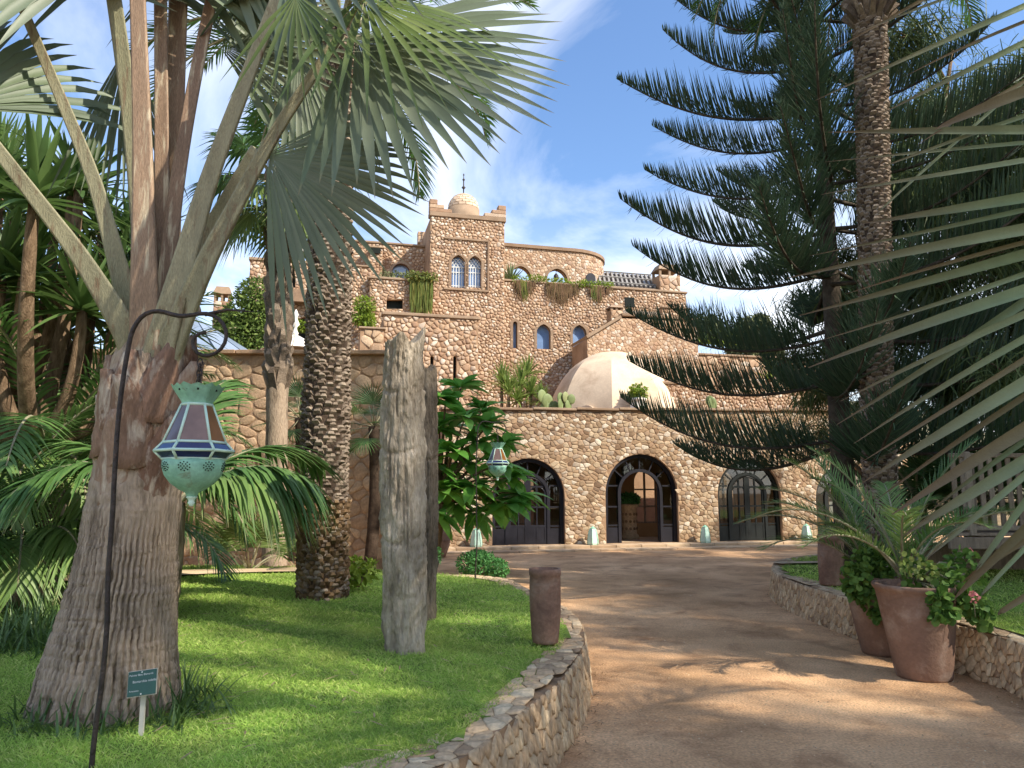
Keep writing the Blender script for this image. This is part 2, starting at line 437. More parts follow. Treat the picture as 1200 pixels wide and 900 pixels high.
mat('hill', [(112, 112, 92), (134, 128, 104)], 1, .05, .25, rnd=False, spec=.0)
mat('mortar', [(151, 122, 95), (169, 139, 111)], .95, 1.4, .18, .5, 30, rnd=False, spec=.1)
mat('stone_tan', [(147, 116, 93), (177, 147, 119), (192, 167, 140), (162, 134, 107), (209, 194, 175), (152, 122, 99), (182, 155, 128)], .9, 7, .2, .5, 26, spec=.15, fine=.1)
mat('stone_terrace', [(135, 112, 88), (169, 145, 116), (186, 165, 137), (150, 123, 98), (209, 196, 175), (120, 96, 75), (173, 145, 114)], .9, 7, .2, .5, 26, spec=.15, fine=.1)
mat('stone_rough', [(152, 128, 102), (182, 156, 126), (166, 138, 110), (194, 168, 138), (158, 130, 104), (174, 148, 120)], .9, 6, .2, .6, 22, spec=.15, fine=.12)
mat('mortar_grey', [(146, 121, 97), (163, 136, 110)], .95, 2, .2, .5, 30, rnd=False, spec=.1)
mat('stone_pale', [(177, 150, 119), (204, 177, 142), (187, 159, 126), (216, 194, 159), (156, 130, 103), (196, 169, 134)], .92, 12, .22, .6, 36, spec=.12, fine=.14)
mat('mortar_pale', [(134, 110, 85), (154, 127, 100)], .95, 5, .2, .5, 40, rnd=False, spec=.1)
mat('plaster', [(175, 142, 109), (190, 157, 126)], .9, 1.2, .12, .2, 20, rnd=False, spec=.1)
mat('coping', [(138, 114, 92), (153, 131, 108)], .9, 2, .2, .4, 25, spec=.15)
mat('dome_plaster', [(208, 184, 156), (218, 196, 168)], .9, .8, .09, .15, 14, rnd=False, spec=.1, patch=((178, 150, 124), 1.1, .5, .78), fine=.05)
mat('white_plaster', [(228, 220, 204), (238, 232, 220)], .9, 2, .08, .1, 20, rnd=False, spec=.1)
mat('interior_plaster', [(167, 125, 85), (178, 139, 98)], .9, 1, .12, rnd=False, spec=.1)
mat('door_wood', [(21, 20, 29), (26, 25, 34)], .5, 6, .2, .15, 40, rnd=False, spec=.4)
mat('door_green', [(11, 18, 16), (14, 22, 19)], .5, 6, .2, .15, 40, rnd=False, spec=.4)
mat('iron', [(48, 40, 36), (62, 52, 46)], .6, 22, .3, .5, 70, rnd=False, spec=.4, patch=((104, 78, 60), 30, .6, .75))
mat('old_wood', [(116, 102, 88), (148, 132, 114), (132, 116, 100), (160, 146, 128)], .9, 4, .25, .6, 26, spec=.15, stretch=(6, 6, 1))
mat('weathered_post', [(130, 118, 102), (164, 152, 134), (186, 174, 156)], .95, 2.2, .2, .8, 24, rnd=False, spec=.08, stretch=(3, 3, 1), fine=.16)
mat('dark_post', [(84, 76, 66), (106, 96, 84), (122, 112, 98)], .95, 2.2, .25, .8, 24, rnd=False, spec=.06, stretch=(3, 3, 1), fine=.2)
mat('grey_roof', [(128, 124, 118), (146, 142, 136)], .8, 3, .2, rnd=True, spec=.2)
mat('glass_roof', [(120, 134, 150), (140, 152, 166)], .3, 2, .1, spec=.6)
mat('terracotta', [(124, 100, 84), (139, 112, 96)], .9, 3.5, .2, .3, 40, rnd=True, spec=.12, patch=((168, 150, 134), 3.4, .52, .74), fine=.09)
mat('terracotta_dark', [(123, 96, 82), (139, 109, 91)], .85, 5, .2, .3, 40, rnd=False, spec=.2, patch=((150, 134, 120), 5, .5, .75), fine=.1)
mat('mint_metal', [(129, 182, 157), (149, 198, 174)], .55, 9, .12, .12, 60, rnd=False, spec=.4, patch=((112, 116, 92), 14, .56, .72), fine=.12)
mat('mint_pale', [(196, 226, 206), (208, 234, 216)], .5, 6, .06, rnd=False, spec=.4)
mat('dark_hole', [(24, 30, 26)], .9, 5, .1, rnd=False)
mat('sign_green', [(24, 74, 62), (28, 80, 66)], .35, 20, .08, rnd=False, spec=.5)
mat('white_paint', [(222, 222, 214)], .6, 20, .06, rnd=False)
mat('sign_stake', [(206, 200, 186), (196, 188, 172)], .8, 30, .15, rnd=False)
glass('pane_clear', (206, 214, 216), .04); mat('pane_amber', [(126, 84, 44), (140, 94, 52)], .15, 8, .15, rnd=False, spec=.5); mat('pane_smoke', [(124, 98, 86), (138, 110, 96)], .15, 8, .12, rnd=False, spec=.5); mat('pane_plum', [(84, 66, 70), (94, 74, 76)], .15, 8, .12, rnd=False, spec=.5)
mat('pane_blue', [(34, 40, 84), (44, 52, 100)], .12, 8, .15, rnd=False, spec=.6); mat('pane_painted_sky', [(112, 138, 176), (130, 156, 192)], .06, 1.5, .12, rnd=False, spec=.9)  # castle window glass: the sky's reflection is painted in as a blue base colour
mat('bark_palm', [(116, 100, 84), (164, 146, 126), (140, 122, 104)], .95, 5, .3, .8, 30, rnd=False, spec=.1, stretch=(3, 3, .6), fine=.2)
mat('bark_boot', [(122, 96, 78), (148, 122, 102), (110, 82, 66), (136, 108, 90)], .85, 5, .25, .5, 30, spec=.15, stretch=(3, 3, 1), patch=((196, 182, 162), 3.6, .5, .66), fine=.16)
mat('petiole_green', [(142, 138, 110), (156, 150, 122), (132, 130, 102)], .6, 3, .2, .35, 50, spec=.2, stretch=(4, 4, .7), patch=((120, 98, 76), 5, .54, .7), fine=.2)
mat('petiole_brown', [(142, 118, 96), (156, 132, 108), (132, 108, 88)], .6, 3, .2, .25, 60, spec=.25, stretch=(4, 4, .6), patch=((196, 184, 156), 6, .54, .68), fine=.24)
mat('bark_scar', [(96, 84, 72), (124, 110, 96), (148, 134, 118), (108, 94, 80)], .95, 9, .3, .6, 40, spec=.1, fine=.2)
mat('bark_scar_brown', [(92, 74, 54), (126, 104, 78), (110, 88, 64), (84, 66, 48)], .95, 9, .3, .6, 40, spec=.1, fine=.2)
mat('bark_core', [(60, 50, 42), (78, 66, 56)], 1, 8, .3, .6, 40, rnd=False, spec=.05)
mat('bark_brown', [(106, 86, 67), (134, 113, 91)], .95, 6, .3, .8, 30, rnd=False, spec=.1, stretch=(4, 4, 1))
mat('fan_grey', [(94, 107, 82), (114, 126, 103), (103, 117, 89), (129, 138, 117)], .5, 4, .12, spec=.35, transl=.22, tip=((150, 140, 104), .93, 1.))
mat('fan_green', [(94, 114, 58), (114, 133, 71), (82, 102, 51), (131, 147, 87)], .45, 4, .12, spec=.35, transl=.35, tip=((160, 146, 100), .94, 1.))
mat('fan_dark', [(66, 97, 52), (83, 116, 64), (73, 104, 57)], .45, 4, .15, spec=.35, transl=.3, tip=((140, 126, 80), .92, 1.))
mat('frond_green', [(72, 106, 53), (91, 125, 65), (79, 113, 60), (106, 137, 74)], .45, 4, .15, spec=.35, transl=.28, tip=((150, 136, 96), .9, 1.))
mat('frond_light', [(106, 134, 68), (123, 150, 81), (92, 123, 62), (139, 161, 99)], .45, 4, .12, spec=.35, transl=.32, tip=((176, 162, 116), .9, 1.))
mat('frond_dry', [(150, 134, 104), (170, 152, 120)], .8, 4, .15, spec=.15, transl=.2)
mat('near_leaflet', [(131, 146, 108), (116, 131, 92), (145, 157, 122), (125, 137, 101)], .6, 9, .12, .15, 60, spec=.25, transl=.15, tip=((104, 88, 68), .55, .98))
mat('near_leaflet_brown', [(119, 113, 80), (130, 123, 94), (111, 110, 71)], .7, 9, .15, .15, 60, spec=.2, transl=.15, tip=((110, 92, 72), .35, .95))
mat('strap_leaf', [(64, 90, 46), (86, 112, 59), (105, 131, 73), (73, 99, 53)], .4, 4, .14, spec=.4, transl=.28, tip=((150, 140, 96), .95, 1.))
mat('strap_bright', [(120, 140, 70), (140, 158, 84), (104, 128, 60)], .45, 4, .12, spec=.3, transl=.35)  # bright yellow-green leaf colour of the terrace yuccas
mat('araucaria', [(57, 78, 57), (73, 96, 70), (88, 109, 81), (65, 86, 65), (101, 109, 86)], .55, 6, .2, spec=.25, transl=.12)
mat('araucaria_wood', [(66, 60, 52), (84, 76, 66)], .95, 8, .3, .6, 40, rnd=False, spec=.1)
mat('weeping_leaf', [(73, 92, 53), (95, 112, 66), (114, 128, 77), (84, 101, 59)], .55, 3, .2, spec=.25, transl=.3)
mat('weeping_yellow', [(112, 112, 48), (132, 128, 60), (96, 100, 44)], .55, 3, .2, spec=.25, transl=.35)
mat('big_leaf', [(86, 143, 58), (113, 168, 72), (136, 192, 85), (98, 153, 66)], .4, 5, .12, spec=.4, transl=.42)
mat('geranium_leaf', [(72, 107, 45), (90, 125, 55), (109, 140, 66), (81, 115, 49)], .55, 8, .15, spec=.25, transl=.25)
mat('geranium_pale', [(126, 144, 74), (142, 156, 88), (112, 134, 66)], .55, 8, .15, spec=.25, transl=.3)
mat('flower_pink', [(214, 130, 132), (226, 156, 152), (200, 108, 116)], .6, 8, .1, spec=.2, transl=.3)
mat('flower_yellow', [(224, 190, 60), (234, 206, 90)], .6, 8, .1, spec=.2, transl=.3)
mat('shrub_leaf', [(61, 111, 58), (77, 130, 68), (92, 145, 79)], .55, 8, .15, spec=.25, transl=.2)
mat('hedge_bright', [(120, 142, 46), (140, 160, 60), (102, 126, 44)], .55, 6, .15, spec=.25, transl=.35)  # bright yellow-green leaves for hedge, creeper, agaves and low bushes
mat('juniper', [(84, 104, 44), (104, 124, 56), (70, 90, 40), (122, 138, 68)], .6, 5, .2, spec=.2, transl=.25)
mat('vine', [(104, 118, 56), (122, 132, 66), (90, 104, 48), (150, 140, 70)], .6, 5, .2, spec=.2, transl=.3)
mat('vine_dry', [(112, 88, 66), (130, 104, 78), (96, 84, 54)], .8, 5, .2, spec=.1, transl=.2)
mat('cactus', [(120, 132, 84), (104, 118, 72), (136, 140, 96)], .6, 5, .15, spec=.25)
mat('agave', [(110, 128, 92), (124, 140, 104), (96, 112, 78)], .5, 4, .12, spec=.3, transl=.1)
mat('olive_leaf', [(110, 116, 78), (126, 130, 92), (96, 102, 66)], .6, 3, .2, spec=.2, transl=.25)

def tn(v): return tuple(v)
# ------------------------------------------------------------------ setting: ground, drive, lawns
def sheet(name, x0, x1, y0, y1, nx, ny, zf, m, keep=None, kind='structure'):
    X, Y = np.meshgrid(np.linspace(x0, x1, nx+1), np.linspace(y0, y1, ny+1)); Z = zf(X, Y)
    i, j = np.meshgrid(np.arange(nx), np.arange(ny)); b = (j*(nx+1)+i).ravel()
    F = np.stack([b, b+1, b+nx+2, b+nx+1], -1)
    if keep is not None:
        cx = (X[:-1, :-1]+X[1:, 1:])/2; cy = (Y[:-1, :-1]+Y[1:, 1:])/2
        F = F[keep(cx.ravel(), cy.ravel())]
    o = MB().add(np.stack([X, Y, Z], -1).reshape(-1, 3), F).build(name, m, None, True); o['kind'] = kind
    return o
sheet('ground', -1500, 1500, -300, 2700, 30, 30, lambda x, y: x*0-.03, 'earth')
sheet('driveway', -14, 22, -8, 34, 100, 116, lambda x, y: .012*(fbm(x*1.1, y*1.1, 0, 3)-.5)+.02*(fbm(x*.35, y*.2, 2, 2)-.5), 'dirt')
def hillz(x, y): return -1+26*np.exp(-((x-95)/70)**2-((y-260)/60)**2)+14*np.exp(-((x-180)/90)**2-((y-300)/60)**2)+9*fbm(x/60, y/60, 0)*np.exp(-((x-110)/160)**2-((y-280)/80)**2)
sheet('hill', -160, 420, 150, 460, 58, 31, hillz, 'hill')

ZL = .42
def outline(px, z): return [(p.x, p.y) for p in (at_z(u, v, z) for u, v in px)]
# outer top edge of the two garden walls, walked from near to far
LW = [(-6.5, .2), (-3.6, 1.15), (-1.6, 2.25)] + outline([(532, 890), (565, 869), (592, 846), (640, 810), (670, 780), (684, 755), (686, 741), (679, 724), (660, 709), (638, 699), (615, 687), (597, 678)], ZL)
e_ = LW[-1]; LW += [(e_[0]-.9, e_[1]+.75), (e_[0]-2.1, e_[1]+1.15), (e_[0]-3.6, e_[1]+1.3)]
RW = [(3.35, 1.2), (3.62, 3.6)] + outline([(1200, 752), (1150, 737), (1090, 724), (1025, 709), (960, 690), (922, 678), (906, 669), (904, 662), (913, 655), (940, 650)], ZL)
e_ = RW[-1]; RW += [(e_[0]+1.4, e_[1]+.5), (e_[0]+4, e_[1]+.7), (e_[0]+12, e_[1]+.9)]
def smooth_path(pts, n=3):
    P = [np.array(p, float) for p in pts]
    for _ in range(n):
        Q = [P[0]]
        for a, b in zip(P[:-1], P[1:]): Q += [a*.75+b*.25, a*.25+b*.75]
        Q.append(P[-1]); P = Q
    return np.array(P)
class Path:
    def __init__(s, pts):
        s.P = smooth_path(pts); d = np.linalg.norm(np.diff(s.P, axis=0), axis=1); s.S = np.concatenate([[0], np.cumsum(d)]); s.L = s.S[-1]
    def at(s, q):
        q = min(max(q, 0), s.L-1e-6); x = np.interp(q, s.S, s.P[:, 0]); y = np.interp(q, s.S, s.P[:, 1])
        a, b = max(q-.12, 0), min(q+.12, s.L)
        tx, ty = np.interp(b, s.S, s.P[:, 0])-np.interp(a, s.S, s.P[:, 0]), np.interp(b, s.S, s.P[:, 1])-np.interp(a, s.S, s.P[:, 1])
        l = math.hypot(tx, ty)+1e-9; return x, y, tx/l, ty/l
def garden_wall(pts, side, name, label, seed, th=.27):
    """side=+1: the drive lies to the right of the walking direction"""
    pa = Path(pts); mid = pa.at(pa.L/2); t = thing(name, (mid[0], mid[1], 0), label, 'wall')
    def fm(q, z, h): x, y, tx, ty = pa.at(q); k = side*(h-.0+.05*(1-z/ZL)); return (x+ty*k, y-tx*k, z)
    def tm(q, w, h): x, y, tx, ty = pa.at(q); return (x-ty*w*side, y+tx*w*side, ZL-.005+h+.012*math.sin(q*2.3))
    core = MB(); n = int(pa.L/.2); qs = np.linspace(0, pa.L, n+1); V = []; F = []
    for q in qs:
        x, y, tx, ty = pa.at(q)
        for k, z in ((.05, -.15), (0., ZL-.02), (-th, ZL-.02), (-th, -.15)): V.append((x+side*ty*k, y-side*tx*k, z))
    for i in range(n):
        for k in range(4): F.append((i*4+k, i*4+(k+1) % 4, i*4+4+(k+1) % 4, i*4+4+k))
    core.add(V, F).build('mortar_core', 'mortar_pale', t, False)
    S = Stones(); S.fill(t, [(0, -.02), (pa.L, -.02), (pa.L, ZL-.01), (0, ZL-.01)], [], fm, .072, 'stone_pale', .011, .003, .7, seed, jit=1.0, drop=.22)
    S.emit(230, 'stone', lambda u, v, d: False)
    S2 = Stones(); S2.fill(t, [(0, 0), (pa.L, 0), (pa.L, th), (0, th)], [], tm, .1, 'stone_pale', .006, .003, 1.4, seed+1, jit=1.0, drop=.22); S2.emit(70, 'capstone')
    return pa, t
pathL, _ = garden_wall(LW, 1, 'garden_wall', 'low pale rubble wall edging the curved lawn with the big grey fan palm', 11)
pathR, _ = garden_wall(RW, -1, 'garden_wall', 'low pale rubble wall behind the two tapered terracotta pots', 12)
polyL = [(-16, .2)] + [(pathL.P[i][0]-.0, pathL.P[i][1]) for i in range(len(pathL.P))] + [(-16, pathL.P[-1][1])]
polyR = [tuple(p) for p in pathR.P] + [(24, pathR.P[-1][1]), (24, 1.2)]
def inset_keep(path, poly, d, side):
    P = path.P; A = np.array(poly); B = np.roll(A, -1, 0)
    def f(x, y):
        c = np.zeros(len(x), bool)
        for (x1, y1), (x2, y2) in zip(A, B):
            if y1 != y2: c ^= ((y1 > y) != (y2 > y)) & (x < (x2-x1)*(y-y1)/(y2-y1)+x1)
        m = np.full(len(x), 1e9)
        for px, py in P[::2]: m = np.minimum(m, (x-px)**2+(y-py)**2)
        return c & (m > d*d)
    return f
insL = inset_keep(pathL, polyL, .17, 1); insR = inset_keep(pathR, polyR, .17, -1)
def lawn_h(X, Y): return ZL-.01+.05*(fbm(np.asarray(X)*.6, np.asarray(Y)*.6, 1, 2)-.4)
def lawnLh(X, Y):
    X = np.asarray(X, float); Y = np.asarray(Y, float)
    return lawn_h(X, Y)+.09*np.clip((-X-.6)/2.5, 0, 1)*np.clip((13-Y)/3, 0, 1)
sheet('lawn', -16, 1.2, .2, 15, 144, 124, lawnLh, 'turf', insL)
sheet('lawn', 2.8, 24, 1.2, 15.5, 150, 100, lawn_h, 'turf', insR)
# sandy footpath across the far lawn and a stepping path on the right lawn
pl = [at_z(u, v, ZL+.07) for u, v in ((-60, 690), (60, 684), (200, 675), (330, 669), (420, 667))]
def strip(name, pts, w, dz, hf, m):
    p = Path([(q.x, q.y) for q in pts]); V = []; F = []; n = int(p.L/.3)
    for i in range(n+1):
        x, y, tx, ty = p.at(p.L*i/n)
        for k in (-w/2, w/2):
            X, Y = x-ty*k, y+tx*k; V.append((X, Y, float(hf(X, Y))+dz))
    for i in range(n): F.append((i*2, i*2+1, i*2+3, i*2+2))
    o = MB().add(V, F).build(name, m, None, True); o['kind'] = 'structure'; return p
path1 = strip('footpath', pl, .75, .03, lawnLh, 'pale_path')
path2 = strip('footpath', [at_z(u, v, ZL) for u, v in ((908, 662), (945, 661), (1000, 660), (1100, 656), (1250, 650))], .32, .03, lawn_h, 'pale_path')

# ------------------------------------------------------------------ castle frame: s along the front, d into depth
TH = R(14); E1 = Vector((math.cos(TH), math.sin(TH), 0)); E2 = Vector((-math.sin(TH), math.cos(TH), 0)); OC = Vector((-1.85, 20.4, 0))
def C(s, d, z): return OC+E1*s+E2*d+Vector((0, 0, z))
def cp(u, v, d):
    r = ray(u, v); o = Vector((0, 0, CAM_H))-OC; k = (d-o.dot(E2))/r.dot(E2); p = o+r*k
    return p.dot(E1), p.z
def cmap(d): return lambda s, z, h: tuple(C(s, d-h, z))
def rect_uv(u0, v0, u1, v1, d):
    um, vm = (u0+u1)/2, (v0+v1)/2
    return cp(u0, vm, d)[0], cp(u1, vm, d)[0], cp(um, v1, d)[1], cp(um, v0, d)[1]      # s0 s1 z0 z1
def arch_uv(u0, v0, u1, v1, d, pointed=.0):
    s0, s1, z0, z1 = rect_uv(u0, v0, u1, v1, d); return arch(s0, s1, z0, z1, z1-(s1-s0)*.55, pointed)
def cbox(mb, s0, s1, d0, d1, z0, z1, bev=0.):
    c = C((s0+s1)/2, (d0+d1)/2, (z0+z1)/2)
    return mb.box(c, s1-s0, d1-d0, z1-z0, tuple(E1), tuple(E2), (0, 0, 1), bev)
ARX = tuple(E1)

# ------------------------------------------------------------------ terrace building with the four arched doors
TB = thing('terrace_building', C(4, 0, 0), 'long low stone terrace building with four arched glazed doors facing the drive', 'building')
SL, SR = -.05, 15.5
za = cp(640, 481, 0)[1]; sb_, zb = cp(960, 482, 0); sa_ = cp(640, 481, 0)[0]
def ztop(s): return za+(zb-za)*(s-sa_)/(sb_-sa_)
doors = []
for (u0, u1, vt) in ((577, 662, 537), (710, 795, 532), (842, 916, 538), (957, 1026, 545)):
    s0 = cp(u0, 600, 0)[0]; s1 = cp(u1, 600, 0)[0]; zt = cp((u0+u1)/2, vt, 0)[1]
    doors.append((s0, s1, zt))
holes = [arch(s0, s1, .12, zt, zt-(s1-s0)*.5, 0, 16) for s0, s1, zt in doors]
outer = [(SL, 0), (SR, 0), (SR, ztop(SR)), (SL, ztop(SL))]
b = MB(); slab(b, outer, holes, cmap(0), .4); b.build('front_wall', 'mortar', TB, False)
ST = Stones(); ST.fill(TB, outer, holes, cmap(0), .118, 'stone_terrace', .013, .005, 1.4, 21, jit=.95, drop=.2)
ST.emit(300, 'stone', lambda u, v, d: (380 < u < 560) or u > 960 or (v < 560 and u > 790))
b = MB()
for i in range(12):
    a, c_ = SL-.06+(SR-SL+.12)*i/12, SL-.06+(SR-SL+.12)*(i+1)/12; zt = ztop((a+c_)/2)
    cbox(b, a+.004, c_-.004, -.09, .45, zt+.003, zt+.075, .012)
b.build('coping', 'coping', TB, False)
b = MB(); cbox(b, SL, SL+.3, .41, 4.6, 0, 3.7); b.build('side_wall', 'mortar', TB, False)
b = MB(); cbox(b, SL+.31, SR, .41, 2.9, 3.05, 3.3); b.build('ceiling', 'interior_plaster', TB, False)
s0, s1 = doors[1][0]+2.05, doors[1][0]+2.8
bh = [arch(s0, s1+.05, .55, 2.3), arch(doors[0][0]+.9, doors[0][0]+2.0, .5, 2.3), arch(doors[2][0]+1.35, doors[2][0]+2.2, .5, 2.3)]
b = MB(); slab(b, [(SL+.31, .1), (SR, .1), (SR, 3.05), (SL+.31, 3.05)], bh, cmap(2.7), .2); b.build('back_wall', 'interior_plaster', TB, False)
b = MB(); cbox(b, SL+.31, SR, .02, 4.4, .0, .115); b.build('floor', 'paving', TB, False)
b = MB(); cbox(b, SL, SR, 4.4, 4.7, 0, 3.6); b.build('courtyard_wall', 'mortar', TB, False)
for k, h in enumerate(bh):
    w = MB(); a0, a1 = h[0][0], h[1][0]
    for f in (0, .5, 1): w.box(C(a0+(a1-a0)*f, 2.8, 1.35), .06, .06, 1.7, ARX, tuple(E2))
    for z in (.58, 1.1, 1.65): w.box(C((a0+a1)/2, 2.801, z), a1-a0, .05, .05, ARX, tuple(E2))
    w.build('window', 'old_wood', TB, False)
def arch_ring(mb, s0, s1, z0, z1, ins, wid, d0, d1, n=20):
    """bent frame bar that follows an arched opening, inset by ins"""
    def loop(i):
        a, c_ = s0+i, s1-i; r = (c_-a)/2; zc = z1-(s1-s0)/2
        p = [(a, z0)]+[((a+c_)/2-r*math.cos(math.pi*k/n), zc+r*math.sin(math.pi*k/n)) for k in range(n+1)]+[(c_, z0)]
        return p
    A, B = loop(ins), loop(ins+wid); m = len(A)
    V = [C(s, d0, z) for s, z in A]+[C(s, d0, z) for s, z in B]+[C(s, d1, z) for s, z in A]+[C(s, d1, z) for s, z in B]
    F = []
    for i in range(m-1):
        F += [(i, i+1, m+i+1, m+i), (2*m+i, 3*m+i, 3*m+i+1, 2*m+i+1), (i, 2*m+i, 2*m+i+1, i+1), (m+i, m+i+1, 3*m+i+1, 3*m+i)]
    mb.add([tuple(q) for q in V], F); return mb
def make_door(k, s0, s1, zt, mname, opened):
    z0 = .12; w = s1-s0; c_ = (s0+s1)/2; zc = zt-w/2
    b = MB(); arch_ring(b, s0+.003, s1-.003, z0, zt-.003, 0, .1, .1, .24); D = b.build('door', mname, TB, False)
    ins = w*.19
    f = MB(); arch_ring(f, s0, s1, z0+.001, zt, ins, .09, .12, .22)
    for a in (40, 65, 90, 115, 140):
        q = R(a); r0, r1 = w/2-.1, w/2-ins
        m0 = C(c_+math.cos(q)*(r0+r1)/2, .17, zc+math.sin(q)*(r0+r1)/2)
        f.box(m0, r0-r1, .05, .035, tuple(E1*math.cos(q)+Vector((0, 0, math.sin(q)))), tuple(E2), tuple(-E1*math.sin(q)+Vector((0, 0, math.cos(q)))))
    for sg in (0, 1):
        a0, a1 = (s0+.1, s0+ins) if not sg else (s1-ins, s1-.1)
        for z in (.62, 1.15, 1.75): f.box(C((a0+a1)/2, .17, z), a1-a0, .05, .045, ARX, tuple(E2))
        f.box(C((a0+a1)/2, .171, z0+.22), a1-a0, .05, .44, ARX, tuple(E2))
    f.build('side_light', mname, D, False)
    g = MB(); slab(g, arch(s0+.05, s1-.05, z0+.02, zt-.05, zc), [arch(s0+ins+.04, s1-ins-.04, z0+.021, zt-ins-.04, zc)], cmap(.16), .006); g.build('pane', 'pane_clear', D, False)
    a0, a1 = s0+ins+.09, s1-ins-.09; r = (a1-a0)/2
    for sg in (-1, 1):
        if opened and sg < 0: hinge, ax = C(a0, .2, 0), (E2*.97+E1*.24)
        elif opened: hinge, ax = C(a1, .2, 0), (E2*.9+E1*.36)
        else: hinge, ax = C(a0 if sg < 0 else a1, .17, 0), E1*(1 if sg < 0 else -1)
        ax = ax.normalized(); pn = Vector((-ax.y, ax.x, 0))
        def H(x, z, o=0): return hinge+ax*x+pn*o+Vector((0, 0, z))
        lf = MB()
        def zarc(x): return zc+math.sqrt(max(r*r-(r-x)**2, 0))
        for x, wd in ((.035, .07), (r-.045, .088), (r*.52, .04)): 
            zt_ = zarc(max(x, .03))-.02; lf.box(H(x, (z0+.02+zt_)/2), wd, .05, zt_-z0-.02, tuple(ax), tuple(pn))
        for z, hh in ((z0+.05, .08), (.62, .07), (1.15, .05), (1.72, .05)): lf.box(H(r/2, z, .001), r-.01, .045, hh, tuple(ax), tuple(pn))
        pts = [H(r-r*math.cos(q), zc+(r-.03)*math.sin(q)) for q in np.linspace(.05, math.pi/2, 9)]; lf.tube(pts, .04, 4)
        pts = [H(r*.5-r*.42*math.cos(q), zc+.02+r*.42*math.sin(q)) for q in np.linspace(.0, math.pi, 9)]; lf.tube(pts, .02, 4)
        lf.box(H(r/2, (z0+.62)/2+.02), r-.02, .03, .5-z0+.05, tuple(ax), tuple(pn))
        lf.build('leaf', mname, D, False)
        gp = MB(); xs = [r*i/8 for i in range(9)]
        V = [tuple(H(x, .6)) for x in xs]+[tuple(H(x, max(zarc(x)-.02, .9))) for x in xs]; gp.add(V, [(i, i+1, 10+i, 9+i) for i in range(8)]); gp.build('pane', 'pane_clear', D, False)
for k, (s0, s1, zt) in enumerate(doors): make_door(k, s0, s1, zt, 'door_wood' if k < 2 else 'door_green', k == 1)
# curtains hung inside the far right door
s0, s1, zt = doors[3]
for i in range(2):
    a = s0+.42+i*.42; V = []; cu = MB()
    for k in range(13):
        for z in (.75, 1.5): V.append(tuple(C(a+.34*k/12, .5+.03*math.sin(k*2.1), z)))
    cu.add(V, [(2*k, 2*k+1, 2*k+3, 2*k+2) for k in range(12)])
    setp(cu.build('curtain', 'white_plaster', None, True), 'short white curtain behind the far dark door beside the grove', 'curtain', 'white curtains behind the far door')
# long step in front of the doors
b = MB(); n = 22
STEP = thing('door_step', C(6, -.6, 0), 'long pale stone step running along the arched doors', 'step')
for i in range(n):
    a, c_ = SL-1.2+(SR+1)*i/n, SL-1.2+(SR+1)*(i+1)/n
    q = MB(); cbox(q, a+.004, c_-.004, -.55, -.004, -.02, .118, .012); q.build('slab', 'paving', STEP, False)
    q = MB(); cbox(q, a+.1, c_+.092, -1.05, -.556, -.02, .045, .01); q.build('slab', 'paving', STEP, False)

# ------------------------------------------------------------------ the castle
CA = thing('stone_castle', C(3, 10, 0), 'big tan rubble stone castle with square tower and rounded upper wall', 'castle')
SCA = Stones()
DM, DB = 10.0, 6.2
def panes(nm, outl, d, m='pane_painted_sky'):
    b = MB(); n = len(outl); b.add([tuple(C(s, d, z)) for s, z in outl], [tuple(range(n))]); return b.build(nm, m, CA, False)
def ring(outl, d, wd=.12, proud=.04, m='coping', name='arch_trim', skip=2):
    """moulding round an arched opening"""
    b = MB(); n = len(outl); cs_ = sum(p[0] for p in outl)/n; o2 = []
    zc = min(p[1] for p in outl[2:])
    for s, z in outl[1:]+outl[:1]: 
        dx, dz = s-cs_, max(z-zc, 0); l = math.hypot(dx, dz)+1e-9; o2.append((s+dx/l*wd, z+dz/l*wd))
    o1 = outl[1:]+outl[:1]; V = []
    for (a, c_) in zip(o1, o2): V += [tuple(C(a[0], d-proud, a[1])), tuple(C(c_[0], d-proud, c_[1])), tuple(C(a[0], d+.1, a[1])), tuple(C(c_[0], d+.01, c_[1]))]
    F = []
    for i in range(n-1): k = i*4; F += [(k, k+1, k+5, k+4), (k, k+4, k+6, k+2), (k+1, k+3, k+7, k+5)]
    b.add(V, F); return b.build(name, m, CA, False)
def wall(nm, u0, v0, u1, v1, d, holes=(), cs=.135, thick=.35, body=2.5, cop=.12, seed=0, m='stone_tan', glaze=True, zlow=None, trims=True, gl='pane_painted_sky', copm='coping'):
    s0, s1, z0, z1 = rect_uv(u0, v0, u1, v1, d)
    if zlow is not None: z0 = zlow
    hs = [list(h) for h in holes]; o_ = [(s0, z0), (s1, z0), (s1, z1), (s0, z1)]
    b = MB(); slab(b, o_, hs, cmap(d), thick)
    if body: cbox(b, s0+.01, s1-.01, d+thick-.002, d+thick+body, z0, z1-.01)
    w = b.build(nm, 'mortar', CA, False)
    SCA.fill(w, o_, hs, cmap(d), cs, m, .035, .016, 1.1, seed)
    if cop: b = MB(); cbox(b, s0-.06, s1+.06, d-.08, d+thick+.05, z1+.002, z1+cop, .02); b.build('coping', copm, CA, False)
    for h in hs:
        if trims: ring(h, d)
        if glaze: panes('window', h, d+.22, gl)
    return s0, s1, z0, z1
# main wall with two pointed windows and a slit
HM = [arch_uv(629, 380, 645, 409, DM, .25), arch_uv(671, 381, 687, 410, DM, .25), arch_uv(601, 377, 606, 408, DM), arch_uv(559, 386, 569, 430, DM, .3)]
wall('main_wall', 556, 336, 806, 486, DM, HM, .135, seed=31, zlow=3.3, cop=.1)
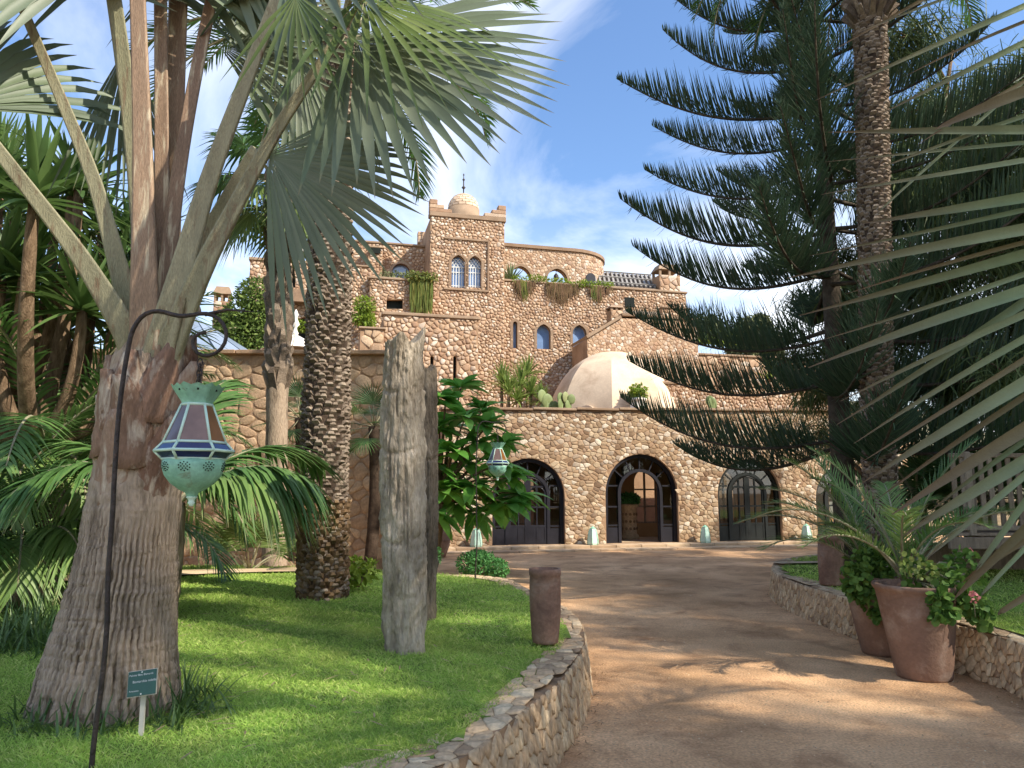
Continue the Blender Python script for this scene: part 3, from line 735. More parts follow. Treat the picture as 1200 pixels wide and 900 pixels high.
# stretch of wall and tower, set forward a hand's breadth
DT = DM-.35
T0 = rect_uv(503, 257, 591, 470, DT)
HT = [arch_uv(529, 299, 545, 337, DT, .3), arch_uv(549, 300, 564, 337, DT, .3)]
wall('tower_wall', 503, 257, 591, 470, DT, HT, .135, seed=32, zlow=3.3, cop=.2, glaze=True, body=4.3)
s0, s1, z0, z1 = T0; b = MB()
cbox(b, s0+.03, s1-.03, DT+.36, DT+4.6, z0, z1-.05)
b.build('tower_body', 'plaster', CA, False)
# lattice of the tower windows
for h in HT:
    b = MB(); a0, a1 = h[0][0], h[1][0]; zb_, zt_ = h[0][1], max(p[1] for p in h)
    for i in range(1, 5): b.box(C(a0+(a1-a0)*i/5, DT+.16, zb_+(zt_-zb_)*.32), .025, .02, (zt_-zb_)*.64, ARX, tuple(E2))
    for z in (.08, .5, .66): b.box(C((a0+a1)/2, DT+.17, zb_+(zt_-zb_)*z), a1-a0, .02, .03, ARX, tuple(E2))
    for i in range(4):
        for sg in (-1, 1):
            q = C(a0+(a1-a0)*(i+.5)/4, DT+.165, zb_+(zt_-zb_)*.78); b.box(q, .02, .02, .5, tuple(E1*.8+Vector((0, 0, .6*sg))), tuple(E2), tuple(E1*-.6*sg+Vector((0, 0, .8))))
    b.build('window_lattice', 'white_paint', CA, False)
pf = rect_uv(520, 281, 571, 340, DT); b = MB()
for z, (a, c_) in ((pf[3], (pf[0], pf[1])), (pf[2], (pf[0], pf[1]))): b.box(C((a+c_)/2, DT-.04, z), c_-a, .1, .07, ARX, tuple(E2))
b.box(C(pf[1]+.034, DT-.041, (pf[2]+pf[3])/2), .07, .1, pf[3]-pf[2]+.07, ARX, tuple(E2)); b.build('window_surround', 'coping', CA, False)
b = MB(); b.lathe([(.09, 0), (.09, .1), (.06, .12), (.06, 1.0), (.1, 1.05), (.1, 1.15)], C((HT[0][1][0]+HT[1][0][0])/2, DT+.06, HT[0][0][1]), 10); b.build('column', 'white_plaster', CA)
# stepped corner merlons
for (a, sg) in ((s0, 1), (s1, -1)):
    for dd in (0, 4.1):
        for k, (w_, h_) in enumerate(((.95, .16), (.62, .17), (.34, .22))):
            q = MB(); zb_ = z1+.2+sum((.16, .17, .22)[:k]); x0 = a-.06 if sg > 0 else a+.06-w_
            cbox(q, x0, x0+w_, DT-.05+dd, DT+.3+dd, zb_+.001, zb_+h_, .02); q.build('merlon', 'stone_tan', CA, False)
# small block dome with mast
dc = C(*[(cp(543, 250, DT+2.4)[0]), DT+2.4, 0]); zd = cp(543, 247, DT+2.4)[1]; rd = .72
for r_ in range(7):
    a0, a1 = r_/7*1.35, (r_+1)/7*1.35; n = 14
    q = MB(); V = []; F = []
    for i in range(n):
        g0, g1 = (i+.04+.5*(r_ % 2))*2*math.pi/n, (i+.96+.5*(r_ % 2))*2*math.pi/n; k = len(V)
        for rr_ in (rd, rd-.2):
            for al, ga in ((a0+.015, g0), (a0+.015, g1), (a1-.015, g1), (a1-.015, g0)): V.append((dc.x+rr_*math.cos(al)*math.cos(ga), dc.y+rr_*math.cos(al)*math.sin(ga), zd+.75*math.sin(al)*rr_/rd+.05))
        F += [(k, k+1, k+2, k+3), (k, k+4, k+5, k+1), (k+1, k+5, k+6, k+2), (k+2, k+6, k+7, k+3), (k+3, k+7, k+4, k)]
    q.add(V, F).build('dome_course', 'dome_plaster', CA, False)
b = MB(); b.lathe([(rd+.02, z1-zd), (rd+.02, .03), (rd-.05, .04), (rd-.08, .3), (rd*.7, .6), (.05, .8)], (dc.x, dc.y, zd), 18); b.build('tower_dome', 'coping', CA)
b = MB(); b.lathe([(.02, 0), (.03, .3), (.1, .38), (.03, .46), (.025, .7), (.07, .76), (.02, .83), (.015, .95), (.04, 1.0), (.005, 1.08)], (dc.x, dc.y, zd+.74), 8); b.build('finial', 'iron', CA)
# rounded upper wall with open arches
DC = DM+1.0
s0, s1, z0, z1 = rect_uv(588, 292, 674, 340, DC); z0 = cp(640, 340, DM)[1]-.4
rc = 2.0
def curve_map(sa, rad, d):
    def f(s, z, h):
        if s <= sa: return tuple(C(s, d-h, z))
        q = (s-sa)/rad; r2 = rad+h; return tuple(C(sa+r2*math.sin(q), d+rad-r2*math.cos(q), z))
    return f
HC = [arch_uv(598, 312, 622, 342, DC, .1), arch_uv(641, 315, 665, 342, DC, .1)]
HC = [[(s, z if z > z0+.5 else z0+.05) for s, z in h] for h in HC]
o_ = [(s0, z0), (s1, z0), (s1, z1), (s0, z1)]
b = MB(); slab(b, o_, HC, cmap(DC), .35); cm = curve_map(s1, rc, DC); nq = 14; V = []; F = []
for i in range(nq+1):
    sq = s1+rc*2.6*i/nq
    for z in (z0, z1):
        for h in (0, -.35): V.append(cm(sq+1e-6, z, h))
for i in range(nq): k = i*4; F += [(k, k+4, k+6, k+2), (k+1, k+3, k+7, k+5), (k+2, k+6, k+7, k+3)]
b.add(V, F); RWALL = b.build('rounded_wall', 'mortar', CA, False)
SCA.fill(RWALL, o_, HC, cmap(DC), .135, 'stone_tan', .013, .008, 1.15, 33)
SCA.fill(RWALL, [(s1, z0), (s1+rc*2.0, z0), (s1+rc*2.0, z1), (s1, z1)], [], cm, .135, 'stone_tan', .013, .008, 1.15, 34)
for h in HC: ring(h, DC)
b = MB(); V = []; F = []
sq = [s0-.02]+[s1+rc*2.6*i/nq for i in range(nq+1)]
for q in sq:
    for z, h in ((z1+.002, .09), (z1+.15, .09), (z1+.15, -.4), (z1+.002, -.4)): V.append(cm(q, z, h))
for i in range(len(sq)-1):
    for k in range(4): F.append((i*4+k, i*4+4+k, i*4+4+(k+1) % 4, i*4+(k+1) % 4))
b.add(V, F).build('coping', 'coping', CA, False)
for h in HC[1:]:
    cz = max(p[1] for p in h); cs_ = sum(p[0] for p in h)/len(h)
    q = MB(); p = C(cs_, DC+.17, 0); q.lathe([(.01, cz), (.01, cz-.15), (.1, cz-.25), (.13, cz-.42), (.03, cz-.55)], (p.x, p.y, 0), 6); q.build('hanging_lamp', 'iron', CA)
# dark garden door beside the rounded wall, pergola roof, chimney
s0, s1, z0, z1 = rect_uv(687, 320, 698, 337, DM+.6); b = MB()
o_ = arch(s0, s1, z0-.4, z1); slab(b, o_, [], cmap(DM+.6), .12); b.build('garden_door', 'door_wood', CA, False)
s0, s1, z0, z1 = rect_uv(698, 320, 775, 340, DM+1.2)
zf, zk = cp(735, 337, DM+.5)[1]+.05, cp(735, 320, DM+2.6)[1]
b = MB(); cbox(b, s0, s1, DM+.42, DM+.56, zf-.5, zf-.04); b.build('pergola_beam', 'old_wood', CA, False)
sl = (E2*2.1+Vector((0, 0, zk-zf))); ll_ = sl.length; sl.normalize(); nu = E1.cross(sl)
b = MB(); b.box(C((s0+s1)/2, DM+1.55, (zf+zk)/2)-nu*.08, s1-s0, ll_, .03, tuple(E1), tuple(sl), tuple(nu)); b.build('pergola_roof', 'old_wood', CA, False)
for i in range(15):
    q = MB(); a = s0+.1+(s1-s0-.2)*i/14; dg = (sl+E1*.28).normalized(); q.box(C(a, DM+1.55, (zf+zk)/2), .085, ll_*.98, .1, tuple(dg.cross(nu)), tuple(dg), tuple(nu)); q.build('pergola_slat', 'grey_roof', CA, False)
for f in (.12, .5, .88): q = MB(); q.box(C((s0+s1)/2, DM+.5+2.1*f, zf+(zk-zf)*f)+nu*.07, s1-s0, .07, .06, tuple(E1), tuple(sl), tuple(nu)); q.build('pergola_batten', 'grey_roof', CA, False)
def chimney(u0, v0, u1, v1, d, dep=.7, seed=0, stone='stone_tan'):
    s0, s1, z0, z1 = rect_uv(u0, v0, u1, v1, d); h = z1-z0; w_ = s1-s0
    b = MB(); zt = z0+h*.62; cbox(b, s0, s1, d, d+dep, z0-.6, zt); p = b.build('chimney', 'mortar', CA, False)
    SCA.fill(p, [(s0, z0-.5), (s1, z0-.5), (s1, zt), (s0, zt)], [], cmap(d), .25, stone, .03, .015, 1.1, seed)
    for x in (s0+.05, (s0+s1)/2, s1-.05):
        for y in (d+.05, d+dep-.05): q = MB(); cbox(q, x-.05, x+.05, y-.05, y+.05, zt+.001, zt+h*.18); q.build('vent_post', 'coping', p, False)
    q = MB(); zc = zt+h*.18
    V = [tuple(C(s0-.06, d-.06, zc)), tuple(C(s1+.06, d-.06, zc)), tuple(C(s1+.06, d+dep+.06, zc)), tuple(C(s0-.06, d+dep+.06, zc)), tuple(C(s0+.1*w_, d+.1, z1)), tuple(C(s1-.1*w_, d+.1, z1)), tuple(C(s1-.1*w_, d+dep-.1, z1)), tuple(C(s0+.1*w_, d+dep-.1, z1))]
    q.add(V, [(3, 2, 1, 0), (0, 1, 5, 4), (1, 2, 6, 5), (2, 3, 7, 6), (3, 0, 4, 7), (4, 5, 6, 7)]); q.build('chimney_cap', 'coping', p, False)
chimney(773, 309, 797, 345, DM+.3, .8, 41)
chimney(250, 335, 269, 382, 16, .7, 42)
# right lower block with sloping shoulder in front of the main wall
DR = 7.6
p0, p1, p2 = cp(688, 397, DR), cp(728, 373, DR), cp(817, 376, DR)
o_ = [(p0[0], 3.3), (p2[0], 3.3), (p2[0], p2[1]), (p1[0], p1[1]), (p0[0], p0[1])]
b = MB(); slab(b, o_, [], cmap(DR), 1.9); rbw = b.build('right_block', 'mortar', CA, False)
SCA.fill(rbw, o_, [], cmap(DR), .135, 'stone_tan', .013, .008, 1.15, 35)
b = MB(); cbox(b, p1[0], p2[0]+.08, DR-.08, DR+1.95, p2[1]+.002, p2[1]+.13, .02); ax = Vector((p1[0]-p0[0], 0, p1[1]-p0[1])); l = ax.length; ax.normalize()
ax3 = E1*ax.x+Vector((0, 0, ax.z)); up3 = -E1*ax.z+Vector((0, 0, ax.x)); b.box(C((p0[0]+p1[0])/2, DR+.9, (p0[1]+p1[1])/2)+up3*.07, l, 2.0, .12, tuple(ax3), tuple(E2), tuple(up3)); b.build('coping', 'coping', CA, False)
wall('parapet', 776, 362, 806, 374, DR+.5, (), .135, .3, 0, .06, 36)
chimney(716, 357, 730, 374, DR+.3, .5, 43)
b = MB(); s0, s1, z0, z1 = rect_uv(732, 349, 743, 360, DM); cbox(b, s0, s1, DM-.06, DM-.03, z0, z1); b.build('vent_window', 'dark_hole', CA, False)
b = MB(); s0, s1, z0, z1 = rect_uv(730, 362, 778, 373, DR+1)
for i in range(14): b.box(C(s0+(s1-s0)*i/13, DR+1.2, (z0+z1)/2), .09, 1.4, .09, ARX, tuple((E2*.9+Vector((0, 0, .4))).normalized()))
b.build('pergola', 'old_wood', CA, False)
# left block, sunlit, with slots
s0, s1, z0, z1 = wall('left_block', 448, 372, 560, 480, DB, [arch_uv(504, 417, 508, 460, DB), arch_uv(531, 417, 535, 450, DB)], .17, .4, 3.2, .12, 37, zlow=0, trims=False, gl='dark_hole')
# left wing under and over the roof garden
wall('wing_wall', 433, 329, 507, 374, DM-1.2, [[cp(u, v, DM-1.2) for u, v in ((453, 362), (472, 362), (472, 351), (453, 351))]], .135, .35, 1.5, .1, 38, trims=False, gl='dark_hole', zlow=3.3)
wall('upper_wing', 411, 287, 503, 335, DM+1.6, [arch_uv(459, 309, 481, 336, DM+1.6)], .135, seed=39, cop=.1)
wall('wing_pier', 431, 291, 448, 335, DM+1.1, (), .135, .3, .3, .08, 44)
b = MB(); s0, s1, z0, z1 = rect_uv(433, 291, 446, 297, DM+1.05); cbox(b, s0, s1, DM+1.0, DM+1.04, z0, z1); b.build('vent_window', 'dark_hole', CA, False)
wall('low_pier', 405, 313, 434, 400, DM-.9, (), .135, .3, 1, .08, 45, zlow=3.3)
# far left wing with balcony
DL = 13.5
wall('far_wing', 290, 309, 412, 430, DL, [[cp(u, v, DL) for u, v in ((334, 337), (346, 337), (346, 324), (334, 324))], arch_uv(343, 372, 372, 405, DL)], .16, .4, 4, .14, 46, zlow=3.3, trims=False, gl='dark_hole')
b = MB(); s0, s1, z0, z1 = rect_uv(312, 343, 412, 357, DL); cbox(b, s0, s1, DL-.5, DL-.04, z0, z1); b.build('balcony', 'coping', CA, False)
s0, s1, z0, z1 = rect_uv(338, 294, 366, 309, DL+1)
for i in range(6): q = MB(); a = s0+(s1-s0)*i/5; cbox(q, a-.08, a+.08, DL+1, DL+1.2, z0, z1, .02); q.build('baluster', 'white_plaster', CA, False)
q = MB(); cbox(q, s0-.3, s1+.3, DL+.95, DL+1.25, z1+.001, z1+.1); q.build('handrail', 'white_plaster', CA, False)
# shaded step of wall rising to the left block, and low terrace wall on the right
wall('stair_wall', 421, 386, 449, 470, DB-.6, (), .26, .3, 1.4, .08, 47, m='stone_rough', zlow=0)
wall('terrace_wall', 772, 454, 985, 490, 5.6, (), .135, .3, .6, .1, 48, zlow=3.2)
wall('back_terrace', 800, 420, 990, 460, 9.5, (), .3, .3, .6, .1, 49, zlow=3.2)
SCA.emit(300, 'stone', lambda u, v, d: (340 < u < 418) or u > 705 or (480 < v) or (440 < u < 505 and v > 398))
# terrace deck
b = MB(); cbox(b, SL, SR+4, 4.72, 12, 3.0, 3.28); b.build('terrace_deck', 'paving', CA, False)

# ------------------------------------------------------------------ plaster dome on the terrace
dd = 6.6; s_l, _ = cp(643, 478, dd); s_r, _ = cp(789, 478, dd); Rd = (s_r-s_l)/2; cs_ = (s_l+s_r)/2
ztp = cp(716, 413, dd)[1]; zb0 = 3.3; pc = C(cs_, dd, 0)
DO = thing('plaster_dome', (pc.x, pc.y, zb0), 'cream plastered eight-sided dome rising above the terrace edge', 'dome')
rot0 = math.atan2(-pc.y, -pc.x)
b = MB(); V = []; F = []; nz = 16; Hd = ztp-zb0
for i in range(nz+1):
    a = (i/nz)*math.pi/2
    for k in range(8): g = rot0+k*math.pi/4; V.append((pc.x+Rd*1.04*math.cos(a)**.9*math.cos(g), pc.y+Rd*1.04*math.cos(a)**.9*math.sin(g), zb0+Hd*math.sin(a)))
for i in range(nz):
    for k in range(8): F.append((i*8+k, i*8+(k+1) % 8, i*8+8+(k+1) % 8, i*8+8+k))
b.add(V, F); o = b.build('shell', 'dome_plaster', DO, True)
o.data.set_sharp_from_angle(angle=R(30))
for k in (-2, -1, 0, 1):
    g = rot0+(k+.5)*math.pi/4; n_ = Vector((math.cos(g), math.sin(g), 0)); tx = Vector((-n_.y, n_.x, 0)); ap = Rd*math.cos(math.pi/8)
    zc = zb0+.55; 
    def DP(x, z, o_): return tuple(pc+n_*(ap+o_)+tx*x+Vector((0, 0, z-pc.z)))
    q = MB(); al = arch(-.42, .42, zb0, zb0+1.35, zb0+.9); m_ = [(x*.62, zb0+(z-zb0)*.78) for x, z in al]; n = len(al)
    q.add([DP(x, z, .06) for x, z in al]+[DP(x, z, .06) for x, z in m_]+[DP(x, z, -.9) for x, z in al]+[DP(x, z, -.25) for x, z in m_], [(i, (i+1) % n, n+(i+1) % n, n+i) for i in range(n)]+[(i, 2*n+i, 2*n+(i+1) % n, (i+1) % n) for i in range(n)]+[(n+i, n+(i+1) % n, 3*n+(i+1) % n, 3*n+i) for i in range(n)])
    dm = q.build('dormer', 'dome_plaster', DO, False)
    q = MB(); q.add([DP(x, z, -.1) for x, z in m_], [tuple(range(n))]); q.build('pane', 'dark_hole', dm, False)
# ------------------------------------------------------------------ boundary wall on the left, in the shade
YW = 15.2
def wmap(s, z, h): return (s, YW-h+.02*s, z)
BW = thing('boundary_wall', (-6, YW, 0), 'tall rough stone boundary wall behind the palm trunks', 'wall')
xa, xb = -17, at_y(452, 520, YW).x; zt = at_y(330, 417, YW).z
b = MB(); o_ = [(xa, 0), (xb, 0), (xb, zt), (xa, zt)]; slab(b, o_, [], wmap, .45); b.build('wall_core', 'mortar_grey', BW, False)
SB = Stones(); SB.fill(BW, o_, [], wmap, .235, 'stone_rough', .015, .007, 1.05, 51, rnd=True)
SB.emit(300, 'stone', lambda u, v, d: u < 208 or 350 < u < 408)
b = MB()
for i in range(14):
    a = xa+(xb-xa)*i/14; w_ = (xb-xa)/14
    b.box((a+w_/2, YW+.2+.02*a, zt+.045), w_-.012, .66, .085, bev=.012)
b.build('coping', 'mortar_grey', BW, False)
# ================================================================== plants: generators
def V3(*a): return np.array(a, float)
def frond_geo(mb_leaf, mb_rib, base, az, el, L, arch_=1.0, n=46, ll=.5, lw=.03, sweep=.9, lift=.25, hang=.25, rib=.022, rr=None, start=.18, roll=0., segs=4, side=(1, -1), fold=.3, taper=.55):
    """feather palm leaf: curved midrib with two rows of leaflets"""
    rr = rr or rng
    m = 22; ts = np.linspace(0, 1, m); P = [np.array(base, float)]; e = el; h = V3(math.cos(az), math.sin(az), 0)
    for i in range(1, m):
        e = el-arch_*(ts[i]**1.4); P.append(P[-1]+L/(m-1)*(h*math.cos(e)+V3(0, 0, math.sin(e))))
    P = np.array(P); mb_rib.tube(P, rib*(1-.85*ts)+.003, 5)
    T = unit(np.gradient(P, axis=0)); sd = V3(-h[1], h[0], 0)
    t = np.linspace(start, .995, n)
    for sg in side:
        tt = np.clip(t+rr.normal(0, .004, n), 0, 1)
        p = np.stack([np.interp(tt, ts, P[:, k]) for k in range(3)], -1); d = unit(np.stack([np.interp(tt, ts, T[:, k]) for k in range(3)], -1))
        up = unit(np.cross(np.broadcast_to(sd, d.shape), -d)); up = np.where(up[:, 2:3] < 0, -up, up)
        S = sd[None]*sg*math.cos(roll)+up*math.sin(roll)*sg
        sw = sweep*(1-.35*tt)+rr.normal(0, .06, n)
        D = d*np.cos(sw)[:, None]+S*np.sin(sw)[:, None]+up*(lift+rr.normal(0, .06, n))[:, None]
        le = ll*(np.sin(np.clip((tt-start)/(1-start), 0, 1)*math.pi*.86+.32)**taper)*rr.uniform(.88, 1.08, n)
        le[-3:] *= .8
        mb_leaf.blades(p, D, up, le, lw, hang*rr.uniform(.7, 1.3, n), P_palm, segs, fold)
def fan_geo(mb, hub, axis, nrm, Rr, spread=2.2, n=44, split=.55, droop=.12, rr=None, pleat=.6, wv=1.0, costa=.25, pw=2.6, tipdroop=None, segs=6):
    """pleated fan leaf whose segments are joined near the stalk and free towards the tips"""
    rr = rr or rng
    axis = unit(V3(*axis)); nrm = V3(*nrm); nrm = unit(nrm-axis*nrm.dot(axis)); sd = np.cross(nrm, axis)
    ph = np.linspace(-spread, spread, n)+rr.normal(0, .006, n); dphi = 2*spread/(n-1)
    D = axis[None]*np.cos(ph)[:, None]+sd[None]*np.sin(ph)[:, None]
    L = Rr*(.78+.22*np.cos(ph*.7))*rr.uniform(.93, 1.05, n)
    P0 = V3(*hub)[None]+axis[None]*(costa*Rr*np.cos(ph*.5)**2*(1-np.abs(ph)/math.pi))[:, None]*.6
    W = 2*Rr*split*math.tan(dphi/2)*1.12*wv
    def pr(t): return np.where(t < split, .04+.96*t/split, np.clip(1-((t-split)/(1-split))**1.5, .01, 1))
    dr = droop*(1+.5*np.abs(np.sin(ph)))*rr.uniform(.6, 1.4, n)
    mb.blades(P0, D, np.broadcast_to(nrm, D.shape), L, W, dr, pr, segs, pleat, pw)
def stalk(mb, pts, w0, w1, th=.55, n=14, facing=None):
    """flattened channelled petiole: crescent section"""
    P = smooth_path3(pts, n); m = len(P); T = unit(np.gradient(P, axis=0)); ref = V3(*(facing if facing is not None else (0, -1, 0)))
    S = unit(np.cross(T, ref)); U = np.cross(S, T); V = []; sec = [(-1, .35), (-.75, .75*.6), (0, .0), (.75, .45), (1, .35), (.8, -.5), (.3, -.95), (-.3, -.95), (-.8, -.5)]
    k = len(sec)
    for i in range(m):
        w = w1+(w0-w1)*(.35*(1-i/(m-1))+.65*(1-i/(m-1))**3.2)
        for a, c_ in sec: V.append(P[i]+S[i]*a*w/2+U[i]*c_*w/2*th)
    F = [(i*k+j, i*k+(j+1) % k, (i+1)*k+(j+1) % k, (i+1)*k+j) for i in range(m-1) for j in range(k)]
    mb.add(V, F+[tuple(range(k-1, -1, -1)), tuple((m-1)*k+j for j in range(k))])
def smooth_path3(pts, n):
    P = np.array([tuple(p) for p in pts], float)
    if len(P) == 2: t = np.linspace(0, 1, n)[:, None]; return P[0]*(1-t)+P[1]*t
    if len(P) == 3:
        t = np.linspace(0, 1, n)[:, None]; c = 2*P[1]-.5*(P[0]+P[2]); return P[0]*(1-t)**2+2*c*t*(1-t)+P[2]*t*t
    s = np.concatenate([[0], np.cumsum(np.linalg.norm(np.diff(P, axis=0), axis=1))]); q = np.linspace(0, s[-1], n)
    Q = np.stack([np.interp(q, s, P[:, k]) for k in range(3)], -1)
    for _ in range(2): Q[1:-1] = (Q[:-2]+2*Q[1:-1]+Q[2:])/4
    return Q
def trunk_geo(mb, pts, rads, sides, rings, disp):
    """round trunk along a path with a displaced surface; disp(theta, length, ring fraction) in metres"""
    P = smooth_path3(pts, rings); s = np.concatenate([[0], np.cumsum(np.linalg.norm(np.diff(P, axis=0), axis=1))])
    r = np.interp(np.linspace(0, 1, rings), np.linspace(0, 1, len(rads)), rads) if not callable(rads) else rads(s/s[-1])
    th = np.linspace(0, 2*math.pi, sides, endpoint=False)
    Th, Sg = np.meshgrid(th, s); RR = r[:, None]+disp(Th, Sg, Sg/s[-1])
    V = np.stack([P[:, 0:1]+RR*np.cos(Th), P[:, 1:2]+RR*np.sin(Th), np.repeat(P[:, 2:3], sides, 1)], -1)
    i = np.arange(rings-1)[:, None]*sides; j = np.arange(sides)[None]; k = (j+1) % sides
    mb.add(V.reshape(-1, 3), np.stack([i+j, i+k, i+sides+k, i+sides+j], -1).reshape(-1, 4))
    b0 = mb.n-rings*sides; mb.F.append(np.array([[b0+(rings-1)*sides+q for q in range(sides)]]))
    return P, s, r
def scars(mb, P, r, z_step, per, size, proud, rr, lo=0., hi=1., up=.6, wob=.2, thick=.4):
    """stubs of cut leaf bases in spirals round a palm trunk"""
    s = np.concatenate([[0], np.cumsum(np.linalg.norm(np.diff(P, axis=0), axis=1))]); q = lo*s[-1]; row = 0
    while q < hi*s[-1]:
        c = np.array([np.interp(q, s, P[:, k]) for k in range(3)]); rad = np.interp(q, s, r)
        for k in range(per):
            th = (k+.5*(row % 2)+rr.uniform(-wob, wob)*.5)*2*math.pi/per; o = V3(math.cos(th), math.sin(th), 0); t = V3(-o[1], o[0], 0)
            w = 2*math.pi*rad/per*size*rr.uniform(.75, 1.1); h = z_step*rr.uniform(1.1, 1.7); pd = proud*rr.uniform(.5, 1.3); dz = rr.uniform(-.2, .2)*z_step
            b = c+o*(rad-.02)+V3(0, 0, dz); tip = c+o*(rad+pd)+V3(0, 0, dz+h*up)+t*rr.uniform(-.15, .15)*w
            V = [b-t*w*.5, b+t*w*.5, b+t*w*.42+V3(0, 0, h), b-t*w*.42+V3(0, 0, h), tip-t*w*.3, tip+t*w*.3, tip+t*w*.2+V3(0, 0, h*thick)-o*pd*.3, tip-t*w*.2+V3(0, 0, h*thick)-o*pd*.3]
            mb.add(V, [(0, 1, 5, 4), (1, 2, 6, 5), (3, 0, 4, 7), (4, 5, 6, 7), (2, 3, 7, 6)])
        q += z_step*rr.uniform(.9, 1.1); row += 1
def leaf_cloud(mb, centers, radii, n, size, rr, prof=P_leaf, asp=.55, droop=.1, fold=.2, segs=2, out=.6, shell=.55):
    """leaves spread through and over lumps of foliage"""
    centers = np.array(centers, float).reshape(-1, 3); radii = np.array(radii, float); k = rr.integers(0, len(centers), n)
    d = unit(rr.normal(0, 1, (n, 3))); f = rr.random(n)**(1/3)*(1-shell)+shell*rr.uniform(.75, 1.02, n)
    rad = radii[k] if radii.ndim == 1 else None
    p = centers[k]+d*f[:, None]*(rad[:, None] if rad is not None else radii[k])
    D = unit(d*out+rr.normal(0, .6, (n, 3))); N = unit(d+V3(0, 0, .6)+rr.normal(0, .5, (n, 3)))
    le = size*rr.uniform(.6, 1.25, n)
    mb.blades(p, D, N, le, le*asp, droop, prof, segs, fold)
def rosette(mb, c, n, L, W, rr, el=(-.2, 1.4), droop=.25, axis=(0, 0, 1), prof=P_strap, segs=5, fold=.35):
    az = rr.uniform(0, 2*math.pi, n); e = rr.uniform(el[0], el[1], n); D = np.stack([np.cos(az)*np.cos(e), np.sin(az)*np.cos(e), np.sin(e)], -1)
    a = unit(V3(*axis)); D = unit(D+a[None]*.35)
    N = unit(np.cross(D, np.cross(np.broadcast_to(V3(0, 0, 1.), D.shape), D))+1e-6)
    mb.blades(np.broadcast_to(V3(*c), D.shape)+D*.02, D, N, L*rr.uniform(.75, 1.1, n), W, droop*rr.uniform(.3, 1.3, n)*np.cos(e), prof, segs, fold)

# ================================================================== grey fan palm, the big one on the lawn
YP = 4.25; rr = np.random.default_rng(21)
pb = at_z(124, 835, ZL+.06); pb.y = 4.15; pb.x = (124-600)/870*4.15/1.05
zg = float(lawnLh(pb.x, pb.y))
BP = thing('fan_palm', (pb.x, pb.y, zg), 'huge grey-green fan palm with flared fissured trunk on the lawn', 'palm tree')
def Q(u, v, Y=YP): return at_y(u, v, Y)
tpts = [(pb.x, pb.y, zg-.08), tuple(Q(132, 760, 4.17)), tuple(Q(146, 680, 4.19)), tuple(Q(157, 590, 4.21)), tuple(Q(175, 480, 4.23)), tuple(Q(184, 385, YP))]
def bp_r(t): return np.interp(t, [0, .06, .14, .28, .45, .6, .7, .85, 1], [.385, .365, .335, .285, .248, .228, .235, .235, .16])
def bp_d(th, s, f):
    low = np.clip((.52-f)/.1, 0, 1)
    ph = th+.12*fbm(np.cos(th)*2, np.sin(th)*2, s*1.6, 2)
    band = np.floor(s/.055+.8*vn(np.cos(th)*2+5, np.sin(th)*2+5, s*3))
    x = ph*58/(2*math.pi)+.55*vn(band*7.1, th*2.2, 4)+.5*fbm(np.cos(th)*3, np.sin(th)*3, s*5, 2)
    fis = np.clip(1-np.abs((x % 1)-.5)*4.6, 0, 1)**.8*(.35+.9*vn(ph*9, s*7, 11))     # long vertical fissures, broken at each old leaf ring
    edge = np.clip(1-np.abs(((s/.055+.8*vn(np.cos(th)*2+5, np.sin(th)*2+5, s*3)) % 1)-.5)*9, 0, 1)
    ringn = vn(s*26, th*1.1, 5)*.6+vn(s*60, th*2.5, 9)*.4
    return low*(-.034*fis-.012*edge*vn(th*3, s*4, 8)-.014*ringn)+.012*fbm(th*4, s*9, 2, 3)+(1-low)*.012*(ringn-.5)
b = MB(); PT, ps, pr_ = trunk_geo(b, tpts, bp_r, 380, 260, bp_d); b.build('trunk', 'bark_palm', BP)
# old leaf bases wrapped round the upper trunk
def boot(th, z0, h, w, r0, r1, lean, seed):
    q = np.random.default_rng(seed); n, m = 9, 9; V = []
    for i in range(m):
        f = i/(m-1); z = z0+h*f; c = np.array([np.interp(z, PT[:, 2], PT[:, k]) for k in range(2)])
        rad = (r0+(r1-r0)*f**1.6)*(1-.22*max(0, f-.55)/.45*max(0, min(1, (z0-z1_)/(z2_-z1_)-.2)*1.6)); wf = w*(1-.8*f**1.1)
        for k in range(n):
            a = th+lean*f+(k/(n-1)-.5)*wf; rim = 1-.10*(2*k/(n-1)-1)**2
            V.append((c[0]+rad*rim*math.cos(a)+q.normal(0, .004), c[1]+rad*rim*math.sin(a)+q.normal(0, .004), z+.07*(1-f)*(2*k/(n-1)-1)**2))
        for k in range(n-1, -1, -1):
            a = th+lean*f+(k/(n-1)-.5)*wf*.96; V.append((c[0]+(rad-.05)*math.cos(a), c[1]+(rad-.05)*math.sin(a), z))
    F = [(i*2*n+j, i*2*n+(j+1) % (2*n), (i+1)*2*n+(j+1) % (2*n), (i+1)*2*n+j) for i in range(m-1) for j in range(2*n)]
    F += [tuple(range((m-1)*2*n, m*2*n)), tuple(range(2*n-1, -1, -1))]
    MB().add(V, F).build('leaf_base', 'bark_boot', BP)
z1_, z2_ = Q(155, 590).z, Q(172, 385).z
bs = [(-1.9, 0, .58, 1.6, .235, .31, .25), (-.75, .02, .56, 1.4, .235, .34, .2), (.3, .1, .56, 1.3, .23, .30, 0), (-2.9, .1, .58, 1.3, .235, .28, .1), (-1.35, .2, .56, 1.3, .26, .34, -.3), (-2.35, .26, .54, 1.3, .26, .30, .2), (-.45, .3, .56, 1.4, .25, .37, .1), (-1.75, .4, .5, 1.3, .27, .30, .15), (-1.0, .45, .5, 1.4, .27, .34, .25), (-2.8, .4, .5, 1.3, .26, .27, 0), (-.2, .55, .45, 1.2, .25, .34, -.2), (1.5, .2, .6, 1.6, .23, .27, 0)]
